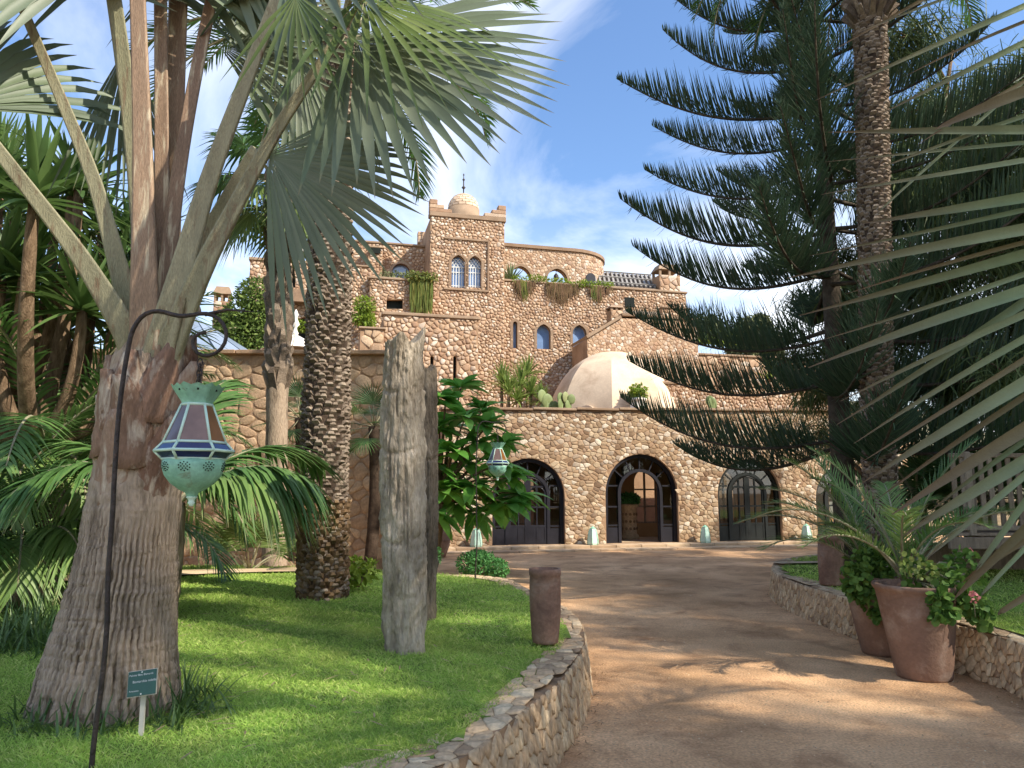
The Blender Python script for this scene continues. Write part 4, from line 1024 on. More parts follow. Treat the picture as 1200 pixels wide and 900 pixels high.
for i, (th, f, h, w, r0, r1, le) in enumerate(bs): boot(th, z1_+(z2_-z1_)*f-.02, h*.9, w, r0, r1, le, i)
# petioles and the fan leaves they carry
def petiole(pts, w0, w1, m, th=.55): b = MB(); stalk(b, pts, w0, w1, th, 18); return b.build('petiole', m, BP)
petiole([Q(174, 450, 4.18), Q(152, 392, 4.06), Q(95, 300, 4.0), Q(-30, 140, 3.8)], .2, .07, 'petiole_green')
petiole([Q(172, 440, 4.2), Q(155, 370, 4.15), Q(112, 210, 4.1), Q(10, -30, 3.9)], .18, .05, 'petiole_green')
petiole([Q(174, 455, 4.12), Q(171, 390, 4.02), Q(168, 170, 4.0), Q(160, -60, 3.95)], .2, .085, 'petiole_brown', .8)
petiole([Q(172, 330, 4.2), Q(155, 150, 4.15), Q(128, -40, 4.1)], .15, .09, 'petiole_green')
petiole([Q(190, 360, 4.22), Q(190, 160, 4.25), Q(188, -60, 4.3)], .11, .08, 'petiole_brown', .7)
petiole([Q(196, 360, 4.3), Q(204, 160, 4.35), Q(212, -60, 4.4)], .15, .12, 'petiole_brown', .6)
petiole([Q(195, 380, 4.18), Q(212, 190, 4.2), Q(260, -50, 4.3)], .12, .075, 'petiole_brown', .7)
petiole([Q(178, 450, 4.12), Q(196, 380, 4.0), Q(245, 210, 3.95), Q(340, -40, 3.8)], .2, .07, 'petiole_green', .8)
PF2 = Q(300, 175, 3.9)
petiole([Q(184, 450, 4.12), Q(212, 375, 4.0), Q(240, 310, 3.95), Q(325, 150, 3.85), Q(400, 40, 3.75)], .19, .055, 'petiole_green', .9)
petiole([Q(205, 340, 4.2), Q(250, 260, 4.1), PF2], .11, .07, 'petiole_green', .7)
def fan(hub, axis, nrm, Rr, m='fan_grey', nm='leaf', **k):
    b = MB(); fan_geo(b, hub, axis, nrm, Rr, rr=rr, **k); return b.build(nm, m, BP)
def ax_px(h, u, v, Y): return Q(u, v, Y)-h
h = Q(400, 40, 3.75); fan(h, ax_px(h, 580, 120, 3.5), (0.05, -1, .35), 1.13, spread=1.1, n=28, split=.62, droop=.05, pleat=.45)
h = Q(413, -8, 3.6); fan(h, ax_px(h, 540, 80, 3.35), (.25, -.85, .5), .95, 'fan_green', spread=1.05, n=16, split=.3, droop=.14, wv=.95, pleat=.5)
fan(PF2, ax_px(PF2, 430, 240, 3.75), (.1, -1, -.15), .92, spread=.92, n=28, split=.6, droop=.12, pleat=.45)
h = Q(345, -20, 3.3); fan(h, ax_px(h, 355, 90, 3.25), (0, -1, .1), .62, 'fan_green', spread=.75, n=11, split=.3, droop=.05, wv=.8)
h = Q(345, 40, 4.1); fan(h, ax_px(h, 372, 220, 4.1), (.1, -1, .2), .95, spread=.42, n=12, split=.45, droop=.1, pleat=.5)
h = Q(150, 30, 4.5); fan(h, ax_px(h, 140, 250, 4.5), (.2, -1, 0), 1.1, spread=.38, n=16, split=.5, droop=.03, pleat=.9)
h = Q(250, 60, 4.6); fan(h, ax_px(h, 330, 40, 4.6), (-.1, -1, .2), .9, spread=1.2, n=26, split=.6, droop=.12)
h = Q(-40, 130, 3.8); fan(h, ax_px(h, -140, 60, 3.7), (.2, -.8, .5), 1.2, spread=2.2, n=44, split=.55, droop=.15)
h = Q(10, -30, 3.9); fan(h, ax_px(h, -40, -120, 3.9), (.2, -.9, .3), 1.15, spread=2.0, n=40, split=.55, droop=.15)
for (u, v, Y, au, av) in ((160, -60, 3.95, 150, -200), (188, -60, 4.3, 230, -200), (260, -50, 4.3, 330, -160), (128, -40, 4.1, 60, -150), (340, -40, 3.8, 430, -120)):
    h = Q(u, v, Y); fan(h, ax_px(h, au, av, Y), (.1, -.6, .8), 1.2, spread=2.1, n=44, split=.55, droop=.2)

# ================================================================== two date palms with scarred trunks
def date_palm(name, label, pts, rads, zstep, per, mm, crown_n, L, seed, els=(-.5, 1.25), leafm='frond_green', n=52, boots=None):
    q = np.random.default_rng(seed); b0 = pts[0]
    t = thing(name, b0, label, 'palm tree'); b = MB()
    P, s, r = trunk_geo(b, pts, rads, 40, 90, lambda th, s, f: .03*(fbm(th*2, s*4, seed, 2)-.5)); b.build('trunk', 'bark_core', t)
    sc = MB(); scars(sc, P, r, zstep, per, 1.02, .032, q, 0, .985, up=.8, wob=.7); sc.build('leaf_scars', mm, t, False, kind='stuff')
    if boots:
        bb = MB(); scars(bb, P, r, .11, 13, .95, .17, q, boots, .99, up=1.4, thick=.5); bb.build('leaf_stubs', 'bark_scar', t, False, kind='stuff')
    top = P[-1]
    for i in range(crown_n):
        az = i*2.39996+q.uniform(-.2, .2); f = i/crown_n; el = els[1]+(els[0]-els[1])*f+q.uniform(-.12, .12)
        lm, rb = MB(), MB(); Lf = L*q.uniform(.88, 1.08)
        frond_geo(lm, rb, top+V3(math.cos(az), math.sin(az), 0)*r[-1]*.5, az, el, Lf, 1.15+.35*f, n, .48, .032, .85, .3, .2, .03, q, start=.2, segs=3)
        o = lm.build('frond', leafm, t); rb.build('midrib', 'petiole_green', o)
    return t
p0 = at_z(378, 697, ZL+.08); zg = float(lawnLh(p0.x, p0.y))
dp = [(p0.x, p0.y, zg-.1), tuple(at_y(380, 560, 8.35)), tuple(at_y(384, 400, 8.4)), tuple(at_y(388, 260, 8.4)), tuple(at_y(398, 40, 8.5))]
DPALM = date_palm('date_palm', 'tall date palm with thick grey scarred trunk and brown scaly foot on the lawn', dp, [.26, .235, .235, .25, .235, .23, .225, .22, .21, .2, .2], .046, 14, 'bark_scar', 26, 2.6, 61, els=(-.1, 1.3))
sc = MB(); PP = smooth_path3(dp, 90); scars(sc, PP, np.full(90, .25), .06, 16, .95, .04, np.random.default_rng(2), .0, .16, up=.8); sc.build('brown_leaf_scars', 'bark_scar_brown', DPALM, False, kind='stuff')
p0 = at_y(1036, 640, 10.6)
dp = [(p0.x, p0.y, ZL-.1), tuple(at_y(1028, 500, 10.6)), tuple(at_y(1026, 330, 10.6)), tuple(at_y(1023, 160, 10.6)), tuple(at_y(1016, -130, 10.6))]
date_palm('date_palm', 'tall date palm with ringed trunk and bristling leaf stubs beside the araucaria', dp, [.23, .21, .205, .205, .205, .205, .21, .215, .225, .25, .27], .05, 11, 'bark_scar', 34, 3.4, 62, els=(-.3, 1.3), boots=.78)

# ================================================================== fan palms in the middle distance
def fan_palm_tall():
    q = np.random.default_rng(71); Y = 12.2; p0 = at_y(322, 650, Y); pts = [(p0.x, p0.y, ZL), tuple(at_y(324, 520, Y)), tuple(at_y(326, 400, Y)), tuple(at_y(326, 215, Y))]
    t = thing('slender_fan_palm', pts[0], 'slender fan palm with criss-cross leaf bases on its upper trunk before the boundary wall', 'palm tree'); b = MB()
    P, s, r = trunk_geo(b, pts, [.2, .18, .175, .17, .17, .17], 36, 80, lambda th, s, f: .012*(fbm(th*6, s*3, 4, 3)-.5)+.01*(vn(s*22, th*.6, 1)-.5)*(f < .45)); b.build('trunk', 'bark_palm', t)
    sc = MB(); scars(sc, P, r, .15, 7, 1.15, .07, q, .44, .99, up=1.3, thick=.5); sc.build('criss_cross_boots', 'bark_scar', t, False, kind='stuff')
    top = P[-1]
    for i in range(22):
        az = i*2.39996; el = 1.25-2.3*i/21; d = V3(math.cos(az)*math.cos(el), math.sin(az)*math.cos(el), math.sin(el)); L = .75
        h = top+d*L; sb = MB(); stalk(sb, [top, top+d*L*.55+V3(0, 0, .04), h], .05, .03, .5, 6); 
        lm = MB(); nr = np.cross(np.cross(d, V3(0, 0, 1.)), d) if abs(d[2]) < .97 else V3(1, 0, 0); fan_geo(lm, h, d+V3(0, 0, -.35), nr, .78, 1.75, 30, .5, .28, q, .5, segs=4)
        o = lm.build('leaf', 'fan_dark' if el > -.3 else 'fan_green', t); sb.build('petiole', 'petiole_green', o)
fan_palm_tall()
def bush_palm(name, label, base, n, Ls, Rf, seed, m='fan_dark', el=(.2, 1.3), nf=26, group=None, droop=.15):
    q = np.random.default_rng(seed); t = thing(name, base, label, 'palm', group)
    for i in range(n):
        az = i*2.39996+q.uniform(-.3, .3); e = q.uniform(*el); d = V3(math.cos(az)*math.cos(e), math.sin(az)*math.cos(e), math.sin(e)); L = Ls*q.uniform(.7, 1.15); b0 = np.array(base)+V3(0, 0, -.03); h = b0+d*L
        sb = MB(); stalk(sb, [b0, b0+d*L*.5+V3(0, 0, .03), h], .03, .016, .6, 6); lm = MB()
        nr = np.cross(np.cross(d, V3(0, 0, 1.)), d); fan_geo(lm, h, d, nr, Rf*q.uniform(.85, 1.1), 1.55, nf, .42, droop, q, .55, segs=4)
        o = lm.build('leaf', m, t); sb.build('petiole', 'petiole_green', o)
    return t
p = at_z(293, 668, ZL+.06); bush_palm('young_fan_palm', 'young fan palm with upright pleated leaves on the lawn before the boundary wall', (p.x, p.y, float(lawnLh(p.x, p.y))), 9, .5, .62, 81, 'fan_green', (.3, 1.3), 26)
p = at_y(432, 640, 12.6)
for k, (u, v, Y) in enumerate(((438, 500, 13.2), (352, 490, 13.6))):
    p = at_y(u, v, Y); q = np.random.default_rng(90+k); t = thing('spiky_fan_palm', (p.x, p.y, ZL), ['spiky blue-green fan palm against the boundary wall, beside the tall wooden post', 'spiky fan palm against the boundary wall, between the two tall palm trunks'][k], 'palm')
    b = MB(); P, s, r = trunk_geo(b, [(p.x, p.y, ZL-.05), (p.x+.05, p.y, (ZL+p.z)/2), (p.x, p.y, p.z)], [.11, .1, .1], 14, 20, lambda th, s, f: .02*(fbm(th*3, s*6, 1, 2)-.5)); b.build('trunk', 'bark_core', t)
    for i in range(18):
        az = i*2.39996; e = 1.3-2.1*i/17; d = V3(math.cos(az)*math.cos(e), math.sin(az)*math.cos(e), math.sin(e)); L = .42; h = np.array(p)+d*L
        sb = MB(); sb.tube([np.array(p), h], [.014, .009], 4); lm = MB(); nr = np.cross(np.cross(d, V3(0, 0, 1.)), d) if abs(d[2]) < .97 else V3(1, 0, 0); fan_geo(lm, h, d, nr, .5, 1.5, 22, .22, .12, q, .4, wv=1.2, segs=3)
        o = lm.build('leaf', 'fan_dark', t); sb.build('petiole', 'petiole_green', o)

# ================================================================== feather palms on the left
def feather_palm(name, label, base, top, r0, fr, seed, m='frond_green', trunkm='bark_palm', ll=.55, n=40, lw=.034, group=None):
    q = np.random.default_rng(seed); t = thing(name, base, label, 'palm tree', group); b = MB()
    P, s, r = trunk_geo(b, [base, (np.array(base)+np.array(top))/2+V3(.03, 0, 0), top], [r0*1.2, r0, r0*.95], 30, 40, lambda th, s, f: .015*(fbm(th*5, s*3, 2, 3)-.5)+.012*(vn(s*16, th*.5, 1)-.5)); b.build('trunk', trunkm, t)
    for (az, el, L, ar, hang, mm) in fr:
        lm, rb = MB(), MB(); frond_geo(lm, rb, np.array(top)+V3(0, 0, -.05), az, el, L, ar, n, ll, lw, .95, .12, hang, .024, q, start=.16, segs=4)
        o = lm.build('frond', mm or m, t); rb.build('midrib', 'petiole_green', o)
    return t
p = at_z(48, 706, ZL+.06); zg = float(lawnLh(p.x, p.y))
q = np.random.default_rng(5)
fr = [(i*2.39996, 1.35-1.1*i/15, 2.5*q.uniform(.85, 1.1), 1.1+.5*i/15, .3, None) for i in range(16)]
fr += [(-1.2, .55, 1.7, 2.1, .55, 'frond_light'), (-.75, .5, 1.75, 2.2, .6, 'frond_light'), (-.25, 1.15, 2.3, 1.3, .3, None), (.5, 1.2, 2.6, 1.0, .25, None)]
feather_palm('feather_palm', 'feather palm with bare grey trunk and arching fronds beside the big fan palm', (p.x, p.y, zg-.05), (p.x-.05, p.y, zg+1.35), .15, fr, 101)
pz = at_y(200, 640, 6.6)
fr = [(.05, .8, 1.38, 1.5, .85, None), (-.15, .75, 1.2, 1.6, .85, 'frond_light'), (.9, .9, 1.8, 1.5, .5, None), (2.4, 1.0, 1.8, 1.5, .4, None), (-2.2, .8, 1.5, 1.7, .5, None), (3.4, .9, 1.8, 1.5, .5, None), (1.6, 1.3, 1.9, 1.1, .4, None)]
feather_palm('feather_palm', 'short feather palm with one broad drooping frond behind the hanging mint lantern', (pz.x-.05, pz.y, ZL), (pz.x, pz.y, 1.5), .1, fr, 102, 'frond_green', ll=.62, n=64, lw=.06)
for k, (X, Y, zt_, lab) in enumerate(((-6.4, 9.4, 3.1, 'dark leafy feather palm at the lawn edge with raised fronds'), (-9.5, 12.5, 4.2, 'tall dark feather palm standing behind the yucca trees'), (-7.9, 7.4, 2.6, 'bushy feather palm overhung by the yucca trees'))):
    q = np.random.default_rng(40+k); fr = [(i*2.39996, 1.4-1.6*i/17, 2.9*q.uniform(.85, 1.1), 1.0+.5*i/17, .3, None) for i in range(18)]
    feather_palm('feather_palm', lab, (X, Y, ZL), (X, Y, zt_), .14, fr, 110+k, ll=.6, n=46, lw=.034)

for k, (X, Y, zt_, lab) in enumerate(((-4.75, 6.9, 1.0, 'low feather palm with light green fronds at the left end of the lawn'), (-6.0, 8.6, 1.3, 'low feather palm before the yucca trunks'), (-5.2, 9.6, 1.2, 'low feather palm between the yucca trunks and the boundary wall'))):
    q = np.random.default_rng(140+k); fr = [(i*2.39996, 1.4-1.2*i/15, 2.2*q.uniform(.8, 1.1), 1.1+.6*i/15, .4, ('frond_light' if i % 3 == 0 else None)) for i in range(16)]
    feather_palm('feather_palm', lab, (X, Y, ZL), (X, Y, zt_), .12, fr, 150+k, ll=.55, n=44, lw=.036)
def low_fronds():
    q = np.random.default_rng(160); c = at_y(30, 590, 7.0); t = thing('low_feather_palm', (c.x, c.y, ZL), 'stemless feather palm with bright arching fronds at the left end of the lawn', 'palm')
    for (az, el, L, ar) in ((-.55, 1.0, 1.35, 2.3), (-1.0, .9, 1.3, 2.3), (-.1, 1.1, 1.2, 2.0), (-1.6, 1.0, 1.2, 2.0), (.6, 1.2, 1.3, 1.7), (2.2, 1.2, 1.3, 1.6)):
        lm, rb = MB(), MB(); frond_geo(lm, rb, (c.x, c.y, ZL+.5), az, el, L, ar, 44, .5, .04, 1.05, .1, .6, .02, q, start=.22, segs=4); o = lm.build('frond', 'frond_light', t); rb.build('midrib', 'petiole_green', o)
    b = MB(); b.tube([(c.x, c.y, ZL-.05), (c.x, c.y, ZL+.52)], [.12, .1], 10); b.build('trunk', 'bark_palm', t)
low_fronds()
# yucca trees with strap leaf heads, upper left
def yucca_tree(base, H, heads, seed, label, m='strap_leaf', L=.85, W=.07, nl=46, spread=1.5):
    q = np.random.default_rng(seed); t = thing('yucca_tree', base, label, 'tree', 'yucca trees behind the big fan palm'); b = MB(); B = np.array(base)
    fork = B+V3(0, 0, H*.35); b.tube(smooth_path3([B, B+V3(.1, 0, H*.2), fork], 8), np.linspace(.15, .11, 8), 10)
    tips = []
    for i in range(heads):
        az = i*2.39996+q.uniform(-.3, .3); rad = spread*math.sqrt((i+.5)/heads); e = fork+V3(math.cos(az)*rad, math.sin(az)*rad, H*.65*q.uniform(.45, 1.05)-.15*rad); m_ = (fork+e)/2+V3(math.cos(az)*rad*.3, math.sin(az)*rad*.3, -.2)
        b.tube(smooth_path3([fork, m_, e], 10), np.linspace(.085, .05, 10), 8); tips.append((e, e-m_))
    b.build('trunk', 'bark_brown', t)
    for e, d in tips:
        lm = MB(); rosette(lm, e, nl, L, W, q, (-.75, 1.4), .3, d); lm.build('leaf_head', m, t)
yucca_tree((-5.6, 8.2, ZL), 5.2, 13, 201, 'many-headed yucca tree with strap leaves nearest the big fan palm')
yucca_tree((-8.6, 10.5, ZL), 6.8, 14, 202, 'taller yucca tree with strap leaves, farther from the big fan palm', L=.95)
yucca_tree((-4.9, 7.6, ZL), 4.6, 12, 204, 'dense yucca tree whose heads hang behind the grey petioles', L=.9, W=.085, spread=1.2)
# ================================================================== araucaria (Norfolk pine shape) on the right
def araucaria():
    q = np.random.default_rng(301); Y0 = 12.4; base = at_y(992, 620, Y0); base.z = ZL-.05; Ht = 14.5
    t = thing('araucaria', base, 'dark araucaria with tiered upswept branches beside the ringed date palm', 'tree'); B = np.array(base)
    b = MB(); b.tube([B+V3(0, 0, z) for z in np.linspace(0, Ht, 24)], np.linspace(.2, .03, 24), 12); b.build('trunk', 'araucaria_wood', t)
    def branch_mesh(L, sd, curve):
        r2 = np.random.default_rng(sd); ts = np.linspace(0, 1, 26)
        P = np.stack([L*ts, .12*np.sin(ts*3+sd), L*(-.10*np.sin(ts*math.pi*.9)+curve*ts**2.4)], -1)
        w = MB(); w.tube(P, .034*(1-ts)**.8+.006, 6)
        m = MB(); T = unit(np.gradient(P, axis=0)); n = int(L*21)
        for sg in (-1, 1):
            for row in (0, 1):
                tt = np.clip(np.linspace(.12, 1., n)+r2.normal(0, .004, n), 0, 1); p = np.stack([np.interp(tt, ts, P[:, k]) for k in range(3)], -1); d = unit(np.stack([np.interp(tt, ts, T[:, k]) for k in range(3)], -1))
                ang = (.7 if row == 0 else 1.2)+r2.normal(0, .26, n)
                D = d*.5+np.stack([np.zeros(n), sg*np.cos(ang), np.sin(ang)], -1)
                le = .78*np.minimum(1, (1.02-tt)*2.3+.16)*np.minimum(1, .45+tt*2.2)*r2.uniform(.6, 1.12, n)
                N = np.cross(D, d)
                # two crossed strips make each rope-like twig read as round
                for k in (0, 1):
                    Nk = N if k == 0 else np.cross(N, D)
                    m.blades(p, D, Nk, le, .0165, -.22, lambda x: np.clip(.8+.5*np.sin(x*3)-.95*x**5, .08, 2), 4, 0, 1.7)
        # stray drooping twigs below
        n2 = int(L*10); tt = r2.uniform(.15, .98, n2); p = np.stack([np.interp(tt, ts, P[:, k]) for k in range(3)], -1)
        m.blades(p, np.stack([np.full(n2, .6), r2.uniform(-.9, .9, n2), r2.uniform(-.75, -.1, n2)], -1), np.broadcast_to(V3(0, 0, 1.), (n2, 3)), .28*r2.uniform(.5, 1.1, n2), .016, -.1, P_strap, 3, 0)
        return w.mesh('branch_wood'), m.mesh('branch_foliage')
    protos = [branch_mesh(4.0, 1, .16), branch_mesh(3.7, 2, .24), branch_mesh(3.9, 3, .10), branch_mesh(3.6, 4, .2), branch_mesh(4.1, 5, .13)]
    for w, m in protos: w.materials.append(MATS['araucaria_wood']); m.materials.append(MATS['araucaria'])
    z = 2.15; k = 0
    while z < Ht-.4:
        f = (z-1.2)/(Ht-1.2); Lr = 1.14*(1-f)**.36 if f > .2 else 1.07; nb = 5
        off = math.pi-.12+q.uniform(-.16, .16)
        for i in range(nb):
            az = off+i*2*math.pi/nb+(0 if i == 0 else q.uniform(-.35, .35)); w, m = protos[(2*k+i) % 5]; s_ = Lr*q.uniform(.8, 1.08)
            o = bpy.data.objects.new('branch', w); COL.objects.link(o); o.parent = t; ORG[o] = ORG[t]; o.location = (0, 0, z+q.uniform(-.2, .2)); el = -.02+.36*f+q.uniform(-.09, .09)
            o.rotation_euler = (0, -el, az); o.scale = (s_, s_, s_)
            c = bpy.data.objects.new('foliage', m); COL.objects.link(c); c.parent = o
        z += .9*(1-.22*f); k += 1
araucaria()

# ================================================================== weeping trees: grove on the right and shade trees by the drive
def weeping_proto(seed, m='weeping_leaf', H=10., n_limb=13, dens=1.0, spread=3.4, low=.25, ls=.55, lw=.03):
    """trunk mesh and crown mesh round the origin"""
    q = np.random.default_rng(seed); b = MB(); lm = MB(); top = V3(q.uniform(-.5, .5), q.uniform(-.5, .5), H)
    P = smooth_path3([V3(0, 0, -.1), V3(q.uniform(-.4, .4), q.uniform(-.4, .4), H*.45), top], 16); b.tube(P, np.linspace(.2, .03, 16), 9)
    C0, CD = [], []
    for i in range(n_limb):
        f = low+(1-low)*i/n_limb; p = P[int(f*15)]; az = i*2.39996+q.uniform(-.4, .4); L = spread*(1-.55*f)*q.uniform(.75, 1.15)
        e = p+V3(math.cos(az)*L, math.sin(az)*L, L*q.uniform(.25, .7)); mid = (p+e)/2+V3(0, 0, .25*L)
        Bq = smooth_path3([p, mid, e], 10); b.tube(Bq, np.linspace(.075, .015, 10)*(1.2-.5*f), 6)
        for j in range(7):
            s = Bq[3+j if 3+j < 10 else 9]; a2 = q.uniform(0, 6.28); l2 = .9*q.uniform(.5, 1.2); e2 = s+V3(math.cos(a2)*l2, math.sin(a2)*l2, q.uniform(-.1, .6)*l2); Tq = smooth_path3([s, (s+e2)/2+V3(0, 0, .15), e2], 6); b.tube(Tq, np.linspace(.02, .006, 6), 4)
            for k in range(6): C0.append(Tq[k]); 
    C0 = np.array(C0); n = int(len(C0)*20*dens); k = q.integers(0, len(C0), n); p = C0[k]+q.normal(0, .22, (n, 3))
    az = q.uniform(0, 6.28, n); D = np.stack([np.cos(az)*.55, np.sin(az)*.55, q.uniform(-1.1, .15, n)], -1)
    lm.blades(p, D, unit(q.normal(0, 1, (n, 3))), ls*q.uniform(.45, 1.2, n), lw, .45, P_strap, 2, 0)
    mt, mc = b.mesh('trunk'), lm.mesh('crown'); mt.materials.append(MATS['bark_brown']); mc.materials.append(MATS[m]); return mt, mc
WP = [weeping_proto(401), weeping_proto(402, H=9, spread=3.0, low=.18), weeping_proto(403, 'weeping_yellow', H=7, n_limb=11, spread=2.6, low=.15, ls=.32, lw=.05), weeping_proto(404, H=11.5, spread=4.2, low=.3, dens=1.1)]
def weeping(i, x, y, s, rz, label, group, z=ZL-.05):
    t = thing('weeping_tree', (x, y, z), label, 'tree', group)
    for nm, me in zip(('trunk', 'crown'), WP[i]):
        o = bpy.data.objects.new(nm, me); COL.objects.link(o); o.parent = t; o.rotation_euler = (0, 0, rz); o.scale = (s, s, s)
GR = 'weeping trees of the grove behind the date palm'
for (i, x, y, s, rz) in ((0, 8.6, 13.8, 1.0, .3), (1, 11.2, 15.0, 1.0, 1.4), (0, 12.8, 11.6, .95, 2.6), (3, 14.5, 17.5, .75, .9), (0, 17.5, 14.0, 1.1, 5.0), (1, 15.2, 9.0, 1.05, 3.3), (0, 7.4, 15.2, .68, 2.2), (1, 8.9, 11.6, .8, 5.2), (3, 10.4, 13.0, .85, 3.9)):
    weeping(i, x, y, s, rz, 'tall weeping tree with fine hanging foliage in the grove behind the ringed date palm', GR)
for (x, y, s, rz) in ((9.9, 12.2, .62, 1.), (12.0, 13.4, .7, 2.)): weeping(2, x, y, s, rz, 'smaller yellowish tree among the weeping trees of the grove', GR)
SG = 'tall shade trees along the drive'
for (i, x, y, s, rz) in ((3, 16.5, -5.5, 1.75, .5), (3, 19.5, -.5, 1.75, 2.2), (0, 13.5, -9.0, 1.75, 1.1), (3, 18.0, 4.6, 1.5, 4.1), (1, 16.5, -12.5, 1.9, 3.0), (3, 21.5, -8.5, 1.9, 3.6), (0, 13.0, 6.6, 1.1, 1.9)):
    weeping(i, x, y, s, rz, 'tall shade tree with hanging foliage along the drive', SG, -.05)

# ================================================================== feather palm just right of the view, one frond hanging into it
def near_palm():
    q = np.random.default_rng(501); base = (4.75, 1.9, ZL-.05); top = V3(4.6, 2.05, 4.3)
    t = thing('overhanging_palm', base, 'palm whose long dusty leaflets hang into view over the terracotta pots', 'palm tree'); b = MB()
    P, s, r = trunk_geo(b, [base, (4.7, 2., 2.4), tuple(top)], [.24, .22, .22], 24, 40, lambda th, s, f: .02*(fbm(th*4, s*5, 2, 3)-.5)); b.build('trunk', 'bark_core', t)
    sc = MB(); scars(sc, P, r, .08, 14, .95, .05, q, 0, .98, up=.9); sc.build('leaf_scars', 'bark_scar', t, False, kind='stuff')
    for i in range(13):
        az = i*2.39996+.6; el = 1.3-1.2*i/12
        if math.cos(az) < -.35: el = max(el, .75)
        lm, rb = MB(), MB(); frond_geo(lm, rb, top, az, el, 2.7, 1.3, 44, .5, .034, .85, .3, .2, .03, q, segs=3); o = lm.build('frond', 'frond_green', t); rb.build('midrib', 'petiole_green', o)
    # the hanging frond: midrib falls beyond the right edge of view, leaflets sweep to the left
    A = at_y(1395, -60, 2.25); Bq = at_y(1430, 420, 2.1); Z = at_y(1370, 640, 2.0)
    rb = MB(); rib = smooth_path3([tuple(top), tuple(V3(3.2, 2.2, 4.5)), tuple(A), tuple(at_y(1425, 180, 2.2)), tuple(Bq), tuple(Z)], 40); rb.tube(rib, np.linspace(.035, .008, 40), 7)
    o = rb.build('hanging_frond', 'petiole_green', t)
    L = [((955, 118), (1200, 12), 8, 'g'), ((1030, 135), (1195, 57), 8, 'g'), ((970, 155), (1200, 157), 12, 'g'), ((1095, 152), (1200, 112), 14, 'b'), ((962, 228), (1200, 193), 8, 'g'), ((1010, 262), (1200, 237), 14, 'g'),
         ((922, 326), (1200, 272), 15, 'g'), ((936, 370), (1200, 302), 14, 'g'), ((947, 431), (1200, 346), 15, 'g'), ((980, 498), (1200, 357), 12, 'g'), ((985, 470), (1200, 372), 9, 'g'), ((1010, 566), (1200, 452), 16, 'g'), ((1028, 585), (1200, 468), 8, 'b'),
         ((1045, 603), (1200, 506), 15, 'b'), ((1058, 628), (1200, 542), 16, 'g'), ((1118, 702), (1200, 622), 12, 'b'), ((1127, 683), (1200, 634), 10, 'b'), ((1182, 714), (1200, 702), 8, 'b'), ((975, 60), (1200, -60), 7, 'b'), ((1075, 170), (1200, 100), 5, 'b'), ((1035, 245), (1120, 170), 4, 'g'), ((1150, 660), (1200, 590), 9, 'g'), ((965, 190), (1200, 172), 6, 'g'), ((948, 300), (1200, 250), 7, 'g'), ((990, 345), (1200, 288), 6, 'b'), ((958, 400), (1200, 325), 7, 'g'), ((1000, 520), (1200, 400), 9, 'g'), ((1012, 540), (1200, 425), 7, 'b'), ((1085, 655), (1200, 560), 8, 'g'), ((1090, 600), (1200, 520), 7, 'g'), ((1010, 205), (1200, 140), 6, 'g'), ((1000, 40), (1200, -30), 6, 'g'), ((1060, 90), (1200, 30), 5, 'b'), ((1160, 690), (1200, 645), 6, 'g')]
    RP = np.array([proj(p)[:2] for p in rib])
    for (tp, ed, w, m) in L:
        Y = q.uniform(1.85, 2.35); tip = np.array(at_y(*tp, Y)); dx, dy = ed[0]-tp[0], ed[1]-tp[1]
        # root: where the blade's line meets the midrib
        k = min(range(8, 40), key=lambda i: abs((RP[i][1]-tp[1])*dx-(RP[i][0]-tp[0])*dy)); root = rib[k]
        lf = MB(); mid = np.array(at_y(ed[0], ed[1]-4, (Y+root[1])/2)); n = 11; C_ = smooth_path3([root, mid, tip], n)
        T = unit(np.gradient(C_, axis=0)); S = unit(np.cross(T, V3(0, -1, .15))); U = np.cross(S, T); t_ = np.linspace(0, 1, n); hw = (w*1.12/870*2.1/2)*np.clip(np.minimum(1, .5+t_*3)*(1-t_**3.2), .05, 1)
        tw = .5+q.normal(0, .3); V = []
        for i in range(n):
            s1 = S[i]*math.cos(tw*.4)+U[i]*math.sin(tw*.4); u1 = np.cross(s1, T[i])
            V += [C_[i]+s1*hw[i]*1.0+u1*hw[i]*.75, C_[i]-u1*hw[i]*.1, C_[i]-s1*hw[i]*1.0+u1*hw[i]*.75]
        F = []
        for i in range(n-1): F += [(i*3, i*3+1, i*3+4, i*3+3), (i*3+1, i*3+2, i*3+5, i*3+4)]
        lf.add(V, F, np.repeat(t_, 3)); lf.build('leaflet', 'near_leaflet' if m == 'g' else 'near_leaflet_brown', o)
near_palm()

# ================================================================== undergrowth on the right lawn
for k, (u, v, Y, lab) in enumerate(((1150, 545, 13.2, 'leafy feather palm behind the wooden deck'), (1260, 540, 12.6, 'feather palm beside the wooden deck'), (1075, 575, 13.4, 'feather palm under the weeping trees, left of the deck'))):
    p = at_y(u, v, Y); q = np.random.default_rng(520+k); fr = [(i*2.39996, 1.4-1.3*i/15, 1.9*q.uniform(.85, 1.1), 1.0+.4*i/15, .22, None) for i in range(16)]
    feather_palm('feather_palm', lab, (p.x, p.y, ZL-.05), (p.x, p.y, 1.5), .12, fr, 530+k, 'frond_green', ll=.4, n=44, lw=.026)
p = at_y(1140, 520, 12.0); bush_palm('bushy_fan_palm', 'dark spiky fan palm under the weeping trees', (p.x, p.y, 1.5), 16, .5, .75, 541, 'fan_dark', (-.2, 1.4), 26)
p = at_y(1085, 540, 13.6); bush_palm('bushy_fan_palm', 'dark spiky fan palm beside the ringed date palm trunk', (p.x, p.y, 1.3), 14, .5, .7, 542, 'fan_dark', (-.2, 1.4), 26)

